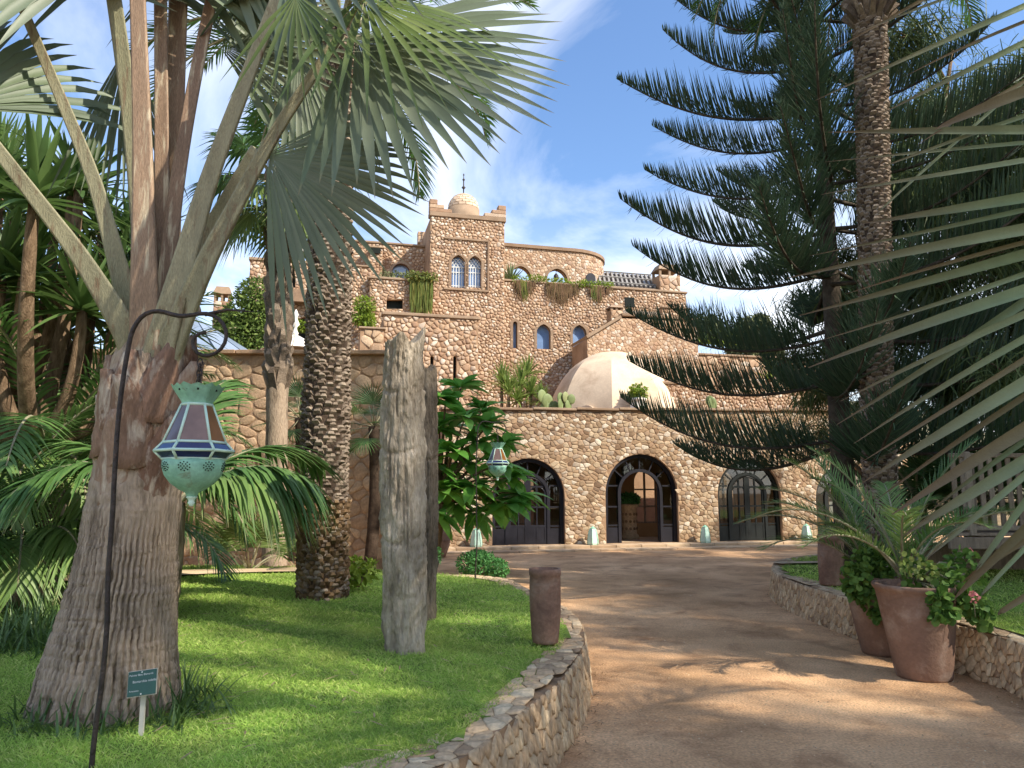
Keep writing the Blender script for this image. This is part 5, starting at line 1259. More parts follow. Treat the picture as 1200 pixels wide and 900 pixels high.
# ================================================================== tapered pots with palms and geraniums
def big_pot(base, H, r0, r1, lean, label, seed):
    t = thing('tapered_pot', base, label, 'pot'); b = MB(); prof = [(.01, .0), (r0*.96, 0), (r0, .02)]
    for f in np.linspace(.06, .93, 14): prof.append((r0+(r1-r0)*f**1.08, H*f))
    prof += [(r1*1.03, H*.95), (r1*1.05, H*.985), (r1*1.03, H), (r1*.92, H), (r1*.9, H*.9), (r1*.02, H*.9)]
    b.lathe(prof, (0, 0, 0), 40, cap=False); V = b.V[0]; q = fbm(V[:, 0]*5, V[:, 1]*5, V[:, 2]*4+seed, 3)-.5
    rad = np.hypot(V[:, 0], V[:, 1])[:, None]; V[:, :2] *= 1+.035*q[:, None]; V[:, 0] += lean*V[:, 2]; V += np.array(base)
    b.build('pot_body', 'terracotta', t); s = MB(); s.lathe([(r1*.9, H*.9), (r1*.4, H*.94), (.01, H*.95)], (base[0]+lean*H, base[1], base[2]), 20, cap=False); s.build('soil', 'soil', t); return t
pA = at_z(1100, 801, 0); pB = at_z(1056, 774, 0); pB.y += .1
big_pot((pA.x, pA.y+.22, 0), .79, .225, .335, -.03, 'front tapered terracotta pot with pale lime stains', 1)
big_pot((pB.x, pB.y+.22, 0), .76, .21, .31, -.07, 'rear tapered terracotta pot half hidden by its twin', 2)
def pot_palm(c, label, fr, seed):
    q = np.random.default_rng(seed); t = thing('potted_palm', c, label, 'palm')
    for (az, el, L, ar) in fr:
        lm, rb = MB(), MB(); frond_geo(lm, rb, np.array(c)+V3(q.normal(0, .03), q.normal(0, .03), 0), az, el, L, ar, 42, .30, .017, .8, .25, .15, .012, q, start=.24, segs=3, fold=.25); o = lm.build('frond', 'frond_light' if q.random() < .45 else 'frond_green', t); rb.build('midrib', 'petiole_green', o)
    b = MB(); rosette(b, c, 26, .5, .02, q, (.7, 1.5), .05); b.build('young_shoots', 'frond_light', t)
q = np.random.default_rng(9)
pot_palm((pA.x-.02, pA.y+.35, .8), 'feathery palm growing from the front tapered pot', [(2.9, 1.05, 1.55, 1.5), (3.5, .85, 1.3, 1.3), (.3, .95, 1.5, 1.2), (-.4, 1.1, 1.3, 1.3), (1.2, 1.15, 1.5, 1.1), (2.0, 1.2, 1.5, 1.1), (-1.2, 1.2, 1.1, 1.5), (4.3, 1.2, 1.2, 1.4), (.8, .7, 1.4, 1.0), (2.4, 1.35, 1.5, .8), (-.1, 1.35, 1.5, .7)], 551)
pot_palm((pB.x-.03, pB.y+.3, .75), 'feathery palm growing from the rear tapered pot, arching towards the doors', [(3.05, .95, 1.6, 1.35), (2.8, 1.2, 1.5, 1.2), (3.4, .75, 1.35, 1.2), (2.2, 1.05, 1.5, 1.2), (3.9, 1.05, 1.2, 1.4), (1.4, 1.15, 1.5, 1.1), (.4, 1.2, 1.3, 1.2), (-.6, 1.2, 1.2, 1.3), (3.2, 1.35, 1.5, .9), (2.0, 1.4, 1.4, .7)], 552)
def geranium(name, label, lumps, n, seed, m='geranium_leaf', size=.06, fl=(), flm='flower_pink', trail=None):
    q = np.random.default_rng(seed); base = lumps[0][0]; t = thing(name, base, label, 'plant'); b = MB()
    leaf_cloud(b, [l[0] for l in lumps], [l[1] for l in lumps], n, size, q, P_round, .95, .05, .18, 4, .5)
    b.build('leaves', m, t)
    st = MB()
    for l in lumps: st.tube([np.array(base)-V3(0, 0, .05), (np.array(base)+np.array(l[0]))/2+V3(0, 0, .06), np.array(l[0])], [.012, .009, .005], 5)
    st.build('stems', 'petiole_green', t)
    if trail:
        tb = MB(); leaf_cloud(tb, [x[0] for x in trail], [x[1] for x in trail], 200, .045, q, P_round, .9, .05, .18, 4, .5); tb.build('trailing_leaves', 'geranium_pale', t)
    for (p, r_, f) in fl:
        s = MB(); s.tube([np.array(p)-V3(0, 0, .16), np.array(p)], [.003, .003], 4); o = s.build('flower_stalk', 'petiole_green', t)
        fb = MB(); leaf_cloud(fb, [p], [r_], 34, .026, q, P_round, .9, 0, .1, 3, .8); fb.build('flower_head', f, o)
def dw(u, v, Y): return tuple(at_y(u, v, Y))
yA, yB = pA.y-.05, pB.y
geranium('geranium', 'bushy green geranium spilling over the rear tapered pot', [((pB.x-.05, pB.y+.2, .82), .16), (dw(1020, 680, yB), .17), (dw(1012, 662, yB+.1), .17), (dw(1002, 678, yB), .13), (dw(1025, 655, yB+.1), .15), (dw(1040, 660, yB), .13), (dw(1022, 702, yB), .12), (dw(1030, 720, yB), .07), (dw(1003, 690, yB), .1)], 1150, 561, size=.062, fl=[(dw(1055, 645, yB+.1), .035, 'flower_yellow')], trail=[(dw(1050, 690, yB-.15), .1), (dw(1045, 705, yB-.15), .07), (dw(1065, 672, yB-.1), .12), (dw(1048, 720, yB-.15), .05), (dw(1085, 668, yA), .09), (dw(1068, 660, yA), .1)])
geranium('geranium', 'geranium with pink flower heads trailing down the front tapered pot', [((pA.x, pA.y+.2, .86), .14), (dw(1110, 678, yA), .11), (dw(1102, 700, yA-.12), .06), (dw(1100, 720, yA-.12), .06), (dw(1110, 716, yA-.12), .05), (dw(1135, 668, yA+.1), .14), (dw(1145, 710, yA), .1), (dw(1150, 725, yA), .08), (dw(1133, 702, yA-.05), .06), (dw(1128, 660, yA+.2), .12)], 620, 562, size=.062, fl=[(dw(1137, 648, yA+.15), .03, 'flower_pink'), (dw(1141, 700, yA-.12), .04, 'flower_pink')])
# upright clay pipes on the wall tops
def clay_pipe(base, H, r0, r1, label, lean=0.):
    t = thing('clay_pipe', base, label, 'pipe'); b = MB(); prof = [(r0*.8, 0), (r0, .01)]+[(r0+(r1-r0)*f+.012*math.sin(f*math.pi), H*f) for f in np.linspace(.05, .9, 10)]+[(r1*1.05, H*.91), (r1*1.07, H*.95), (r1*1.06, H), (r1*.9, H), (r1*.86, H*.7), (r1*.8, H*.3)]
    b.lathe(prof, (0, 0, 0), 32, cap=False); V = b.V[0]; n_ = fbm(V[:, 0]*9, V[:, 1]*9, V[:, 2]*5, 3)-.5; V[:, :2] *= 1+.05*n_[:, None]; V[:, 0] += lean*V[:, 2]; V += np.array(base); b.build('pipe_body', 'terracotta_dark', t)
    i = MB(); i.lathe([(r1*.84, H*.3), (.01, H*.31)], base, 20, cap=False); i.build('fill', 'soil', t)
p = at_z(640, 757, ZL+.01); clay_pipe((p.x, p.y+.1, ZL+.012), .565, .1, .118, 'brown clay pipe standing upright on the wall edge of the big lawn')
p = at_z(978, 687, ZL+.01); clay_pipe((p.x, p.y+.1, ZL+.012), .62, .135, .15, 'mottled clay pipe standing upright on the wall beside the potted geranium', .05)
# other pots
def round_pot(name, base, H, R_, label, m='terracotta', neck=.8):
    t = thing(name, base, label, 'pot'); b = MB(); b.lathe([(R_*.55, 0), (R_*.62, .02), (R_*.9, H*.3), (R_, H*.6), (R_*.93, H*.85), (R_*neck, H*.93), (R_*.95, H*.95), (R_*.97, H), (R_*.84, H), (R_*.8, H*.85), (.01, H*.84)], base, 28, cap=False); b.build('pot_body', m, t)
    s = MB()
    for f in (.45, .62, .78): s.lathe([(R_*(.97 if f < .7 else .975), H*f-.012), (R_*1.015, H*f), (R_*(.98 if f < .7 else .95), H*f+.012)], base, 28, cap=False)
    s.build('ridge_bands', m, t); return t
p = at_z(512, 653, .0); round_pot('storage_jar', (p.x, p.y, .0), .92, .34, 'large ridged terracotta jar beside the left corner of the doors')
p = at_y(1001, 636, 14.2); big_pot((p.x, p.y, ZL-.02), .48, .15, .2, 0, 'small terracotta pot on the far lawn before the curtained door', 3)

# ================================================================== lantern hooks and lanterns
def hook(pb, H, label, px_w, sc=1., reach=.30):
    t = thing('lantern_hook', pb, label, 'hook'); B = np.array(pb); b = MB(); k = sc
    pts = [B+V3(0, 0, -.1), B+V3(.02, 0, H*.3), B+V3(.0, 0, H*.6), B+V3(.01, 0, H*.86), B+V3(.025*k, 0, H-.1*k), B+V3(.075*k, 0, H-.015*k), B+V3(.15*k, 0, H), B+V3(.24*k, 0, H-.035*k), B+V3(.33*k, 0, H-.02*k)]
    c = B+V3(.36*k, 0, H-.135*k); a = np.linspace(1.75, -4.9, 30); rr_ = np.concatenate([np.linspace(.125, .085, 15), np.linspace(.083, .03, 15)])*k
    sp = [c+V3(math.cos(x)*r_, 0, math.sin(x)*r_*(1.0)) for x, r_ in zip(a, rr_)]
    P = smooth_path3(pts+sp, 90); P[:, 0] += .004*np.sin(P[:, 2]*9); b.tube(P, np.interp(np.linspace(0, 1, 90), [0, .5, .75, 1], [px_w, px_w*.95, px_w*.9, px_w*.7]), 8); b.build('rod', 'iron', t)
    w = MB(); w.tube([c+V3(.0, 0, .112*k), c+V3(.1*k, 0, .135*k), c+V3(.22*k, 0, .125*k)], [px_w*.8, px_w*.6, px_w*.2], 6); w.build('scroll_tip', 'iron', t)
    lo = c+V3(-.03*k, 0, -.1*k); return lo
def lantern(top, k, label, chain=.12):
    """top = hanging point; k = size factor (1 = 0.53 m)"""
    T = np.array(top); z0 = T[2]-chain*k; t = thing('lantern', (T[0], T[1], z0-.53*k), label, 'lantern', ); n = 6; X, Y = T[0], T[1]; rot = math.atan2(-Y, -X)-math.pi/6-.03
    def L(b, prof, m, nm, sides=6, smooth=False, par=t, cap=False): b.lathe([(r_*k, -z_*k) for r_, z_ in prof], (X, Y, z0), sides, rot, cap); return b.build(nm, m, par, smooth)
    ch = MB()
    for i in range(5):
        a = math.pi/2*(i % 2); th = np.linspace(0, 2*math.pi, 9); z = T[2]-chain*k*(i+.4)/5; ch.tube([V3(X+.012*k*math.cos(x)*math.cos(a), Y+.012*k*math.cos(x)*math.sin(a), z+.02*k*math.sin(x)) for x in th], .0035*k, 5, cap=False)
    ch.build('chain', 'iron', t)
    # flared crown with scalloped rim
    b = MB(); ns = 48; V = []; F = []; pr = [(.118, -.0), (.11, .012), (.085, .05), (.068, .075), (.066, .088)]
    for j, (r_, z_) in enumerate(pr):
        for i in range(ns):
            a = rot+2*math.pi*i/ns; sc_ = (.006*math.cos(6*(a-rot)*2) if j == 0 else 0); hx = math.cos(math.pi/6)/math.cos(((a-rot) % (math.pi/3))-math.pi/6); V.append((X+r_*k*hx*math.cos(a), Y+r_*k*hx*math.sin(a), z0-(z_-sc_)*k))
    for j in range(len(pr)-1):
        for i in range(ns): F.append((j*ns+i, j*ns+(i+1) % ns, (j+1)*ns+(i+1) % ns, (j+1)*ns+i))
    b.add(V, F); o = b.build('crown', 'mint_metal', t)
    hb = MB()
    for i in range(12):
        a = rot+math.pi/6*(i+.0)+.02; r_, z_ = .103*k*(.93 if i % 2 else 1.0)*.93, .022; hb.box((X+r_*math.cos(a), Y+r_*math.sin(a), z0-z_*k-.001), .009*k, .006*k, .009*k, (-math.sin(a), math.cos(a), 0), (math.cos(a), math.sin(a), 0))
    hb.build('crown_holes', 'dark_hole', o, False, kind='stuff')
    def vert(r_, z_, i): a = rot+i*math.pi/3; return V3(X+r_*k*math.cos(a), Y+r_*k*math.sin(a), z0-z_*k)
    rg = [(.066, .088), (.133, .262), (.168, .300), (.133, .336)]
    for lv in range(3):
        for i in range(6):
            q = MB(); a0, a1, b1, b0 = vert(*rg[lv], i), vert(*rg[lv], i+1), vert(*rg[lv+1], i+1), vert(*rg[lv+1], i); c = (a0+a1+b0+b1)/4; ins = lambda p: tuple(p+(c-p)*.05)
            q.add([ins(a0), ins(a1), ins(b1), ins(b0)], [(0, 1, 2, 3)]); q.build('pane', 'pane_blue' if lv else ('pane_plum', 'pane_smoke', 'pane_amber')[(i+1) % 3], t, False)
    fr_ = MB()
    for i in range(6):
        for lv in range(3): fr_.tube([vert(*rg[lv], i), vert(*rg[lv+1], i)], .0065*k, 5)
        for lv in range(4): fr_.tube([vert(*rg[lv], i), vert(*rg[lv], i+1)], .007*k, 5)
    fr_.build('frame', 'mint_pale', t)
    b = MB(); o = L(b, [(.122, .336), (.134, .345), (.134, .37), (.122, .41), (.095, .445), (.055, .475), (.03, .487), (.024, .5), (.02, .505)], 'mint_metal', 'bowl', 28, True)
    hb = MB()
    for i in range(8):
        a = rot+2*math.pi*(i+.33)/8
        for (dx, dz) in [(0, 0)]+[(math.cos(x)*.013, math.sin(x)*.013) for x in np.arange(0, 6.2, 1.05)]+[(math.cos(x)*.024, math.sin(x)*.024) for x in np.arange(.3, 6.2, .62)]:
            z_ = .372+dz*.8; r_ = np.interp(z_, [.345, .37, .41, .445], [.134, .134, .122, .095])*k+.0008; aa = a+dx/.13
            hb.box((X+r_*math.cos(aa), Y+r_*math.sin(aa), z0-z_*k), .0052*k, .003*k, .0052*k, (-math.sin(aa), math.cos(aa), 0), (math.cos(aa), math.sin(aa), 0))
    hb.build('pierced_holes', 'dark_hole', o, False, kind='stuff')
    b = MB(); L(b, [(.018, .503), (.026, .508), (.018, .514), (.012, .525), (.016, .532), (.008, .548), (.001, .55)], 'mint_pale', 'finial', 10, True, t, True)
Y1 = 3.3; hb0 = at_y(103, 900, Y1); zg = float(lawnLh(hb0.x, hb0.y)); ht = at_y(190, 363, Y1).z
lo = hook((hb0.x+.015, Y1, zg), ht-zg, 'wrought iron shepherd hook standing before the big fan palm', .0115, 1.0)
# the rod leans a little, so the hanging point is taken from the scroll
lt = at_y(221, 414, Y1); dx = lt.x-lo[0]
lantern((lo[0]+.02, Y1, lo[2]), .97, 'mint green lantern with amber and blue glass hanging before the big fan palm', .12)
Y2 = 8.5; p = at_z(557, 677, ZL+.02); zg = float(lawnLh(p.x, p.y)); Y2 = p.y; ht = at_y(575, 493, Y2).z
lo = hook((p.x, p.y, zg), ht-zg, 'thin wrought iron hook at the far edge of the lawn beside the round shrub', .009, .9)
lantern((lo[0], Y2, lo[2]), .95, 'mint green lantern hanging in front of the broad-leaved tree', .1)
# floor lanterns along the front
for k, (u, v) in enumerate(((558, 652), (695, 647), (827, 643), (946, 640))):
    s, z = cp(u, v, -.32); pp = C(s, -.32, .12); t = thing('floor_lantern', pp, ['pale mint floor lantern at the corner beside the storage jar', 'pale mint floor lantern between the first two arched doors', 'pale mint floor lantern between the open door and the green door', 'pale mint floor lantern by the curtained door'][k], 'lantern', 'pale floor lanterns along the doors')
    b = MB(); b.lathe([(.15, 0), (.165, .05), (.15, .2), (.1, .42), (.09, .44)], tuple(pp), 6, .3); b.build('lamp_body', 'mint_pale', t, False)
    e = MB()
    for i in range(6): a = .3+i*math.pi/3; e.tube([(pp.x+r_*math.cos(a), pp.y+r_*math.sin(a), pp.z+z_) for r_, z_ in ((.152, 0), (.167, .05), (.152, .2), (.102, .42))], .008, 5)
    e.build('ribs', 'mint_metal', t); f = MB(); f.lathe([(.09, .44), (.1, .45), (.06, .47), (.02, .5), (.005, .505)], tuple(pp), 6, .3); f.build('lid', 'mint_metal', t, False)

# ================================================================== old wooden posts
def wooden_post(base, H, r0, seed, label, m='weathered_post', notch=.09):
    t = thing('wooden_post', base, label, 'post'); b = MB(); B = np.array(base); sd, rg_ = 120, 190
    th = np.linspace(0, 2*math.pi, sd, endpoint=False); f = np.linspace(0, 1, rg_); Th, Fz = np.meshgrid(th, f)
    topz = H*(1-notch*(.35+.65*vn(np.cos(th)*1.6+3, np.sin(th)*1.6+3, seed)))+.10*np.exp(-((np.angle(np.exp(1j*(th-.1))))/.35)**2)*H*.17
    Z = Fz*topz[None]
    rad = r0*(1-.06*np.sin(Fz*5+seed))*(.98+.07*fbm(np.cos(Th)*1.3, np.sin(Th)*1.3, Z*1.2+seed, 2)*2-.07)
    crack = np.abs(vn(Th*6.2+.6*fbm(np.cos(Th)*2, np.sin(Th)*2, Z*2, 2), Z*1.3, seed+3)-.5)*2; crack2 = np.abs(vn(Th*14, Z*2.2, seed+9)-.5)*2
    rad -= r0*(.13*np.clip(1-crack*5, 0, 1)+.05*np.clip(1-crack2*3.5, 0, 1)); rad += r0*.3*(fbm(np.cos(Th)*3+Th, Z*7, seed, 4)-.5)+r0*.1*(fbm(Th*9, Z*30, seed, 2)-.5)
    for zz_ in (.34, .6, .78): rad -= r0*.1*np.exp(-((Z-H*zz_-.03*np.sin(Th*2+seed))/.018)**2)*(vn(Th*2, zz_*9, seed) > .4)
    V = np.stack([B[0]+rad*np.cos(Th)+.03*np.sin(Z*1.3+seed), B[1]+rad*np.sin(Th), B[2]+Z-.06], -1).reshape(-1, 3)
    i = np.arange(rg_-1)[:, None]*sd; j = np.arange(sd)[None]; k = (j+1) % sd; b.add(V, np.stack([i+j, i+k, i+sd+k, i+sd+j], -1).reshape(-1, 4))
    top = V[-sd:]; cen = top.mean(0)-V3(0, 0, .05); b.add(np.vstack([top, cen]), [(q, (q+1) % sd, sd) for q in range(sd)]); b.build('post_body', m, t); return t
p = at_z(468, 757, ZL+.06); zg = float(lawnLh(p.x, p.y)); wooden_post((p.x, p.y+.12, zg), at_y(470, 398, p.y+.1).z-zg+.22, .165, 2, 'tall cracked grey wooden post on the lawn')
p2 = at_y(497, 640, p.y+1.5); zg = float(lawnLh(p2.x, p2.y)); wooden_post((p2.x-.02, p2.y, zg), at_y(500, 428, p.y+1.5).z-zg+.2, .13, 7, 'second wooden post, darker, hidden behind the tall cracked one', 'dark_post')

# ================================================================== plant sign at the foot of the fan palm
def plant_sign():
    c = at_y(166, 808, 3.72); zg = float(lawnLh(c.x, c.y)); t = thing('plant_sign', (c.x, c.y, zg), 'small green plant name sign on a white stake at the palm foot', 'sign')
    az = V3(-.0, .28, .96); ax = unit(V3(1, .05, .13)); nrm = unit(np.cross(ax, az)); az = np.cross(nrm, ax)
    C0 = np.array(c)+V3(0, 0, .03); b = MB(); b.box(C0, .132, .006, .112, ax, -nrm, az, .001); pl_ = b.build('plate', 'sign_green', t, False)
    e = MB(); e.box(C0-nrm*.0042, .138, .003, .118, ax, -nrm, az); e.build('plate_edge', 'sign_stake', t, False)
    s = MB(); s.box((C0[0], C0[1]+.024, (C0[2]+zg)/2-.03), .022, .012, C0[2]-zg+.06); s.build('stake', 'sign_stake', t, False)
    for (x, z) in ((-.002, .049), (-.002, -.049)): r_ = MB(); r_.lathe([(.004, 0), (.003, .002)], (0, 0, 0), 8); V = r_.V[0].copy(); r_.V[0] = C0+ax*x+az*z+V[:, 0:1]*ax+V[:, 1:2]*az+(V[:, 2:3]+.003)*nrm; r_.build('rivet', 'white_paint', t, False)
    for (txt, x, z, sz) in (('Palmier Bleu Bismarck', -.06, .034, .0125), ('Bismarckia nobilis', -.043, .003, .0155), ('Arecaceae', -.057, -.036, .0105)):
        cu = bpy.data.curves.new('line', 'FONT'); cu.body = txt; cu.size = sz; ob = bpy.data.objects.new('tmp', cu); COL.objects.link(ob); dg = bpy.context.evaluated_depsgraph_get(); me = bpy.data.meshes.new_from_object(ob.evaluated_get(dg)); COL.objects.unlink(ob); bpy.data.objects.remove(ob)
        M4 = Matrix(((ax[0], az[0], nrm[0], 0), (ax[1], az[1], nrm[1], 0), (ax[2], az[2], nrm[2], 0), (0, 0, 0, 1))); o_ = C0+ax*x+az*z+nrm*.0042; M4.translation = Vector(o_)-ORG[t]; me.transform(M4); me.materials.clear(); link('lettering', me, 'white_paint', pl_)
plant_sign()

# ================================================================== broad-leaved tree by the storage jar
def broad_tree():
    q = np.random.default_rng(601); p0 = at_y(505, 640, 14.6); p0.z = .0; B = np.array(p0); t = thing('broad_leaved_tree', p0, 'tree with big glossy green leaves before the doors, beside the second lantern', 'tree'); b = MB(); Yt = 14.6
    fork = np.array(at_y(515, 590, Yt)); b.tube(smooth_path3([B, (B+fork)/2+V3(.05, 0, 0), fork], 8), np.linspace(.1, .07, 8), 8); ends = []
    for (u, v, dy) in ((522, 470, 0), (545, 490, -.5), (500, 500, .3), (560, 520, -.2), (530, 530, -.6), (585, 545, -.5), (600, 560, .1), (555, 570, -.5), (520, 575, -.4), (575, 590, -.1), (540, 455, .4), (505, 545, -.5), (565, 480, .2), (610, 580, -.2), (490, 580, 0), (530, 500, .5), (590, 520, .4), (505, 470, -.3), (515, 505, -.2), (545, 545, .1), (575, 560, .5), (535, 590, .2), (510, 600, -.2), (555, 600, .2), (595, 590, -.4), (570, 500, -.3), (525, 555, .3)):
        e = np.array(at_y(u, v, Yt+dy)); b.tube(smooth_path3([fork, (fork+e)/2+V3(0, 0, .12), e], 8), np.linspace(.04, .016, 8), 6); ends.append((e, e-fork))
    b.build('trunk', 'bark_brown', t)
    for e, d in ends:
        n = 20; az = q.uniform(0, 6.28, n); el = q.uniform(-.6, .7, n); D = np.stack([np.cos(az)*np.cos(el), np.sin(az)*np.cos(el), np.sin(el)], -1)+unit(d)[None]*.35
        N = np.broadcast_to(V3(0, 0, 1.), D.shape)+q.normal(0, .25, D.shape); lm = MB(); lm.blades(e+D*.04, D, N, .56*q.uniform(.6, 1.1, n), .24, .35, P_leaf, 6, .25); lm.build('leaf_cluster', 'big_leaf', t)
broad_tree()
def shrub(name, label, lumps, n, size, m, seed, cat='shrub', group=None, prof=P_leaf, asp=.5, shell=.6, stem=True, base=None):
    q = np.random.default_rng(seed); base = base or (lumps[0][0][0], lumps[0][0][1], min(l[0][2]-(l[1] if np.isscalar(l[1]) else l[1][2]) for l in lumps)); t = thing(name, base, label, cat, group); b = MB()
    cs_ = [l[0] for l in lumps]; rs = np.array([(l[1],)*3 if np.isscalar(l[1]) else l[1] for l in lumps], float); leaf_cloud(b, cs_, rs, n, size, q, prof, asp, .1, .2, 2, .7, shell); b.build('foliage', m, t)
    if stem:
        s = MB()
        for l in lumps: s.tube([base, (np.array(base)+np.array(l[0]))/2, l[0]], [.03, .02, .008], 5)
        s.build('stems', 'bark_brown', t)
    return t
Ys = 13.0; L_ = lambda u, v, Y, r_: (dw(u, v, Y), r_)
shrub('round_shrub', 'dense dark green shrub on the lawn edge beside the second lantern hook', [L_(552, 660, 12.6, (.26, .24, .2)), L_(568, 663, 12.4, (.3, .25, .22)), L_(582, 667, 12.3, (.2, .2, .16)), L_(560, 654, 12.7, (.2, .2, .14))], 4200, .05, 'shrub_leaf', 611)
shrub('round_shrub', 'small dark green shrub beside the second wooden post', [L_(505, 651, 13.2, (.2, .2, .2)), L_(498, 655, 13.2, (.18, .2, .16))], 1500, .05, 'shrub_leaf', 612)
shrub('leafy_bush', 'low light green bush at the foot of the date palm', [L_(420, 672, 8.6, (.13, .13, .13)), L_(408, 676, 8.5, (.1, .1, .1)), L_(430, 668, 8.8, (.12, .12, .12)), L_(415, 662, 8.8, (.1, .1, .1))], 420, .085, 'hedge_bright', 613, prof=P_leaf, shell=.2)
# strap-leaved grass clumps round the palm foot and on the far left
def clump(x, y, n, L, seed, label, group='strappy grass clumps on the lawn', rad=.15, m='strap_leaf'):
    q = np.random.default_rng(seed); z = float(lawnLh(x, y)); t = thing('grass_clump', (x, y, z), label, 'plant', group)
    for part in range(3):
        b = MB(); az = q.uniform(0, 6.28, n//3); el = q.uniform(.35, 1.35, n//3); D = np.stack([np.cos(az)*np.cos(el), np.sin(az)*np.cos(el), np.sin(el)], -1); p = V3(x, y, z-.01)+np.stack([q.normal(0, rad, n//3), q.normal(0, rad*.6, n//3), np.zeros(n//3)], -1)
        b.blades(p, D, np.broadcast_to(V3(0, 0, 1.), D.shape), L*q.uniform(.5, 1.15, n//3), .013, .65*np.cos(el), P_strap, 6, .3, 2.2); b.build('leaves', m, t)
for k, (u, v, n, L, r_) in enumerate(((58, 838, 90, .28, .14), (90, 846, 60, .24, .1), (205, 824, 100, .34, .13), (180, 838, 60, .22, .08), (30, 845, 40, .22, .1), (228, 806, 50, .3, .08))):
    p = at_z(u, v, ZL+.08); clump(p.x, p.y, n, L, 620+k, 'clump of strappy grass at the foot of the big fan palm', rad=r_)
for k, (u, v) in enumerate(((25, 752), (60, 745), (5, 765), (40, 730), (75, 735))):
    p = at_z(u, v, ZL+.08); clump(p.x, p.y, 260, .42, 640+k, 'dense dark strappy grass clump beside the bare trunk of the feather palm', 'dark grass clumps by the feather palm', rad=.22)

# ================================================================== wooden deck on stilts, right
def deck():
    p = at_y(1165, 640, 9.9); x0, y0 = p.x-.58, p.y; zt = at_y(1160, 628, 9.9).z; t = thing('wooden_deck', (p.x+1, y0, ZL), 'weathered wooden deck on stilts with slatted railing at the lawn edge', 'deck')
    W_ = 4.2
    for i in range(9): b = MB(); b.box((x0+W_/2, y0+.09+.2*i, zt+.02), W_, .185, .045, bev=.006); b.build('board', 'old_wood', t, False)
    b = MB(); b.box((x0+W_/2, y0-.03, zt-.09), W_+.05, .06, .15, bev=.006); b.build('beam', 'old_wood', t, False)
    for i in range(5):
        x = x0+.12+i*.98; b = MB(); b.box((x, y0+.04, (ZL+zt)/2-.12), .1, .1, zt-ZL-.1, bev=.01); b.build('stilt', 'old_wood', t, False)
        b = MB(); b.box((x+.2, y0+.02, zt+.55), .09, .09, 1.1, bev=.01); b.build('railing_post', 'old_wood', t, False)
    for z in (.1, 1.05): b = MB(); b.box((x0+W_/2+.1, y0+.021, zt+z), W_, .07, .06, bev=.008); b.build('rail', 'old_wood', t, False)
    for i in range(34): b = MB(); b.box((x0+.14+i*.122, y0+.02, zt+.575), .065, .025, .9, bev=.004); b.build('slat', 'old_wood', t, False)
    b = MB(); b.box((x0+W_/2, y0+1.7, ZL+.15), W_, .05, .5); b.build('back_board', 'old_wood', t, False)
deck()

# ================================================================== plants and pots up on the castle
def spiky(name, label, c, n, L, W_, seed, m, cat='plant', el=(-.1, 1.45), droop=.15, group=None):
    q = np.random.default_rng(seed); t = thing(name, c, label, cat, group); b = MB(); rosette(b, c, n, L, W_, q, el, droop); b.build('leaves', m, t); s = MB(); s.lathe([(.09, -.1), (.07, .1), (.02, .2)], c, 8); s.build('crown_core', 'bark_brown', t)
for k, (u, v, d, L) in enumerate(((596, 460, 5.4, .85), (610, 452, 5.6, .9), (622, 462, 5.3, .8), (606, 470, 5.1, .75), (588, 448, 5.8, .8), (618, 440, 6.0, .8), (634, 470, 5.2, .6))):
    s, z = cp(u, v, d); c = C(s, d, z); t = thing('terrace_yucca', C(s, d, 3.3), 'sunlit yucca with spiky leaves on the terrace left of the dome', 'plant', 'yuccas on the terrace'); q = np.random.default_rng(650+k)
    b = MB(); b.tube([tuple(C(s, d, 3.2)), tuple(c)], [.07, .05], 7); b.build('stem', 'bark_brown', t); b = MB(); rosette(b, tuple(c), 64, L*1.15, .07, q, (-.6, 1.45), .25); b.build('leaves', 'strap_bright', t)
s, z = cp(598, 332, DM+.4); spiky('agave', 'grey-green agave on the ledge between tower and rounded wall', tuple(C(s, DM+.4, z)), 34, .95, .1, 661, 'agave', el=(.1, 1.45), droop=.03)
def cactus(pts, d, label, seed, group):
    q = np.random.default_rng(seed); s, z = cp(*pts[0][:2], d); t = thing('prickly_pear', C(s, d, 3.3), label, 'cactus', group)
    for (u, v, r_) in pts:
        s, z = cp(u, v, d+q.uniform(-.1, .1)); c = np.array(C(s, d, z)); yaw = q.uniform(-.6, .6)+TH; b = MB(); b.lathe([(r_*math.sin(a), -r_*1.2*math.cos(a)) for a in np.linspace(.05, math.pi-.05, 9)], (0, 0, 0), 14); V = b.V[0]; V[:, 1] *= .22; x, y = V[:, 0].copy(), V[:, 1].copy(); V[:, 0] = x*math.cos(yaw)-y*math.sin(yaw); V[:, 1] = x*math.sin(yaw)+y*math.cos(yaw); V += c; b.build('pad', 'cactus', t)
    b = MB(); s, z = cp(*pts[0][:2], d); b.tube([tuple(C(s, d, 3.25)), tuple(C(s, d, z))], [.08, .05], 7); b.build('stem', 'cactus', t)
GC = 'prickly pears on the terrace'
cactus([(658, 474, .2), (656, 467, .17), (662, 466, .17), (667, 475, .17), (669, 468, .15)], 4.0, 'prickly pear with round pads at the foot of the dome', 671, GC)
cactus([(641, 470, .22), (636, 464, .2), (650, 476, .15), (639, 478, .2)], 4.2, 'prickly pear with round pads between yuccas and dome', 672, GC)
cactus([(833, 474, .22), (831, 470, .16)], 3.9, 'single prickly pear on the terrace right of the dome', 673, GC)
s, z = cp(748, 478, 4.0); pp = C(s, 4.0, 3.3); zz_ = cp(748, 467, 4.0)[1]; round_pot('terrace_pot', tuple(pp), max(zz_-3.3, .5), .3, 'pale pot with a bright succulent on the terrace before the dome', 'white_plaster')
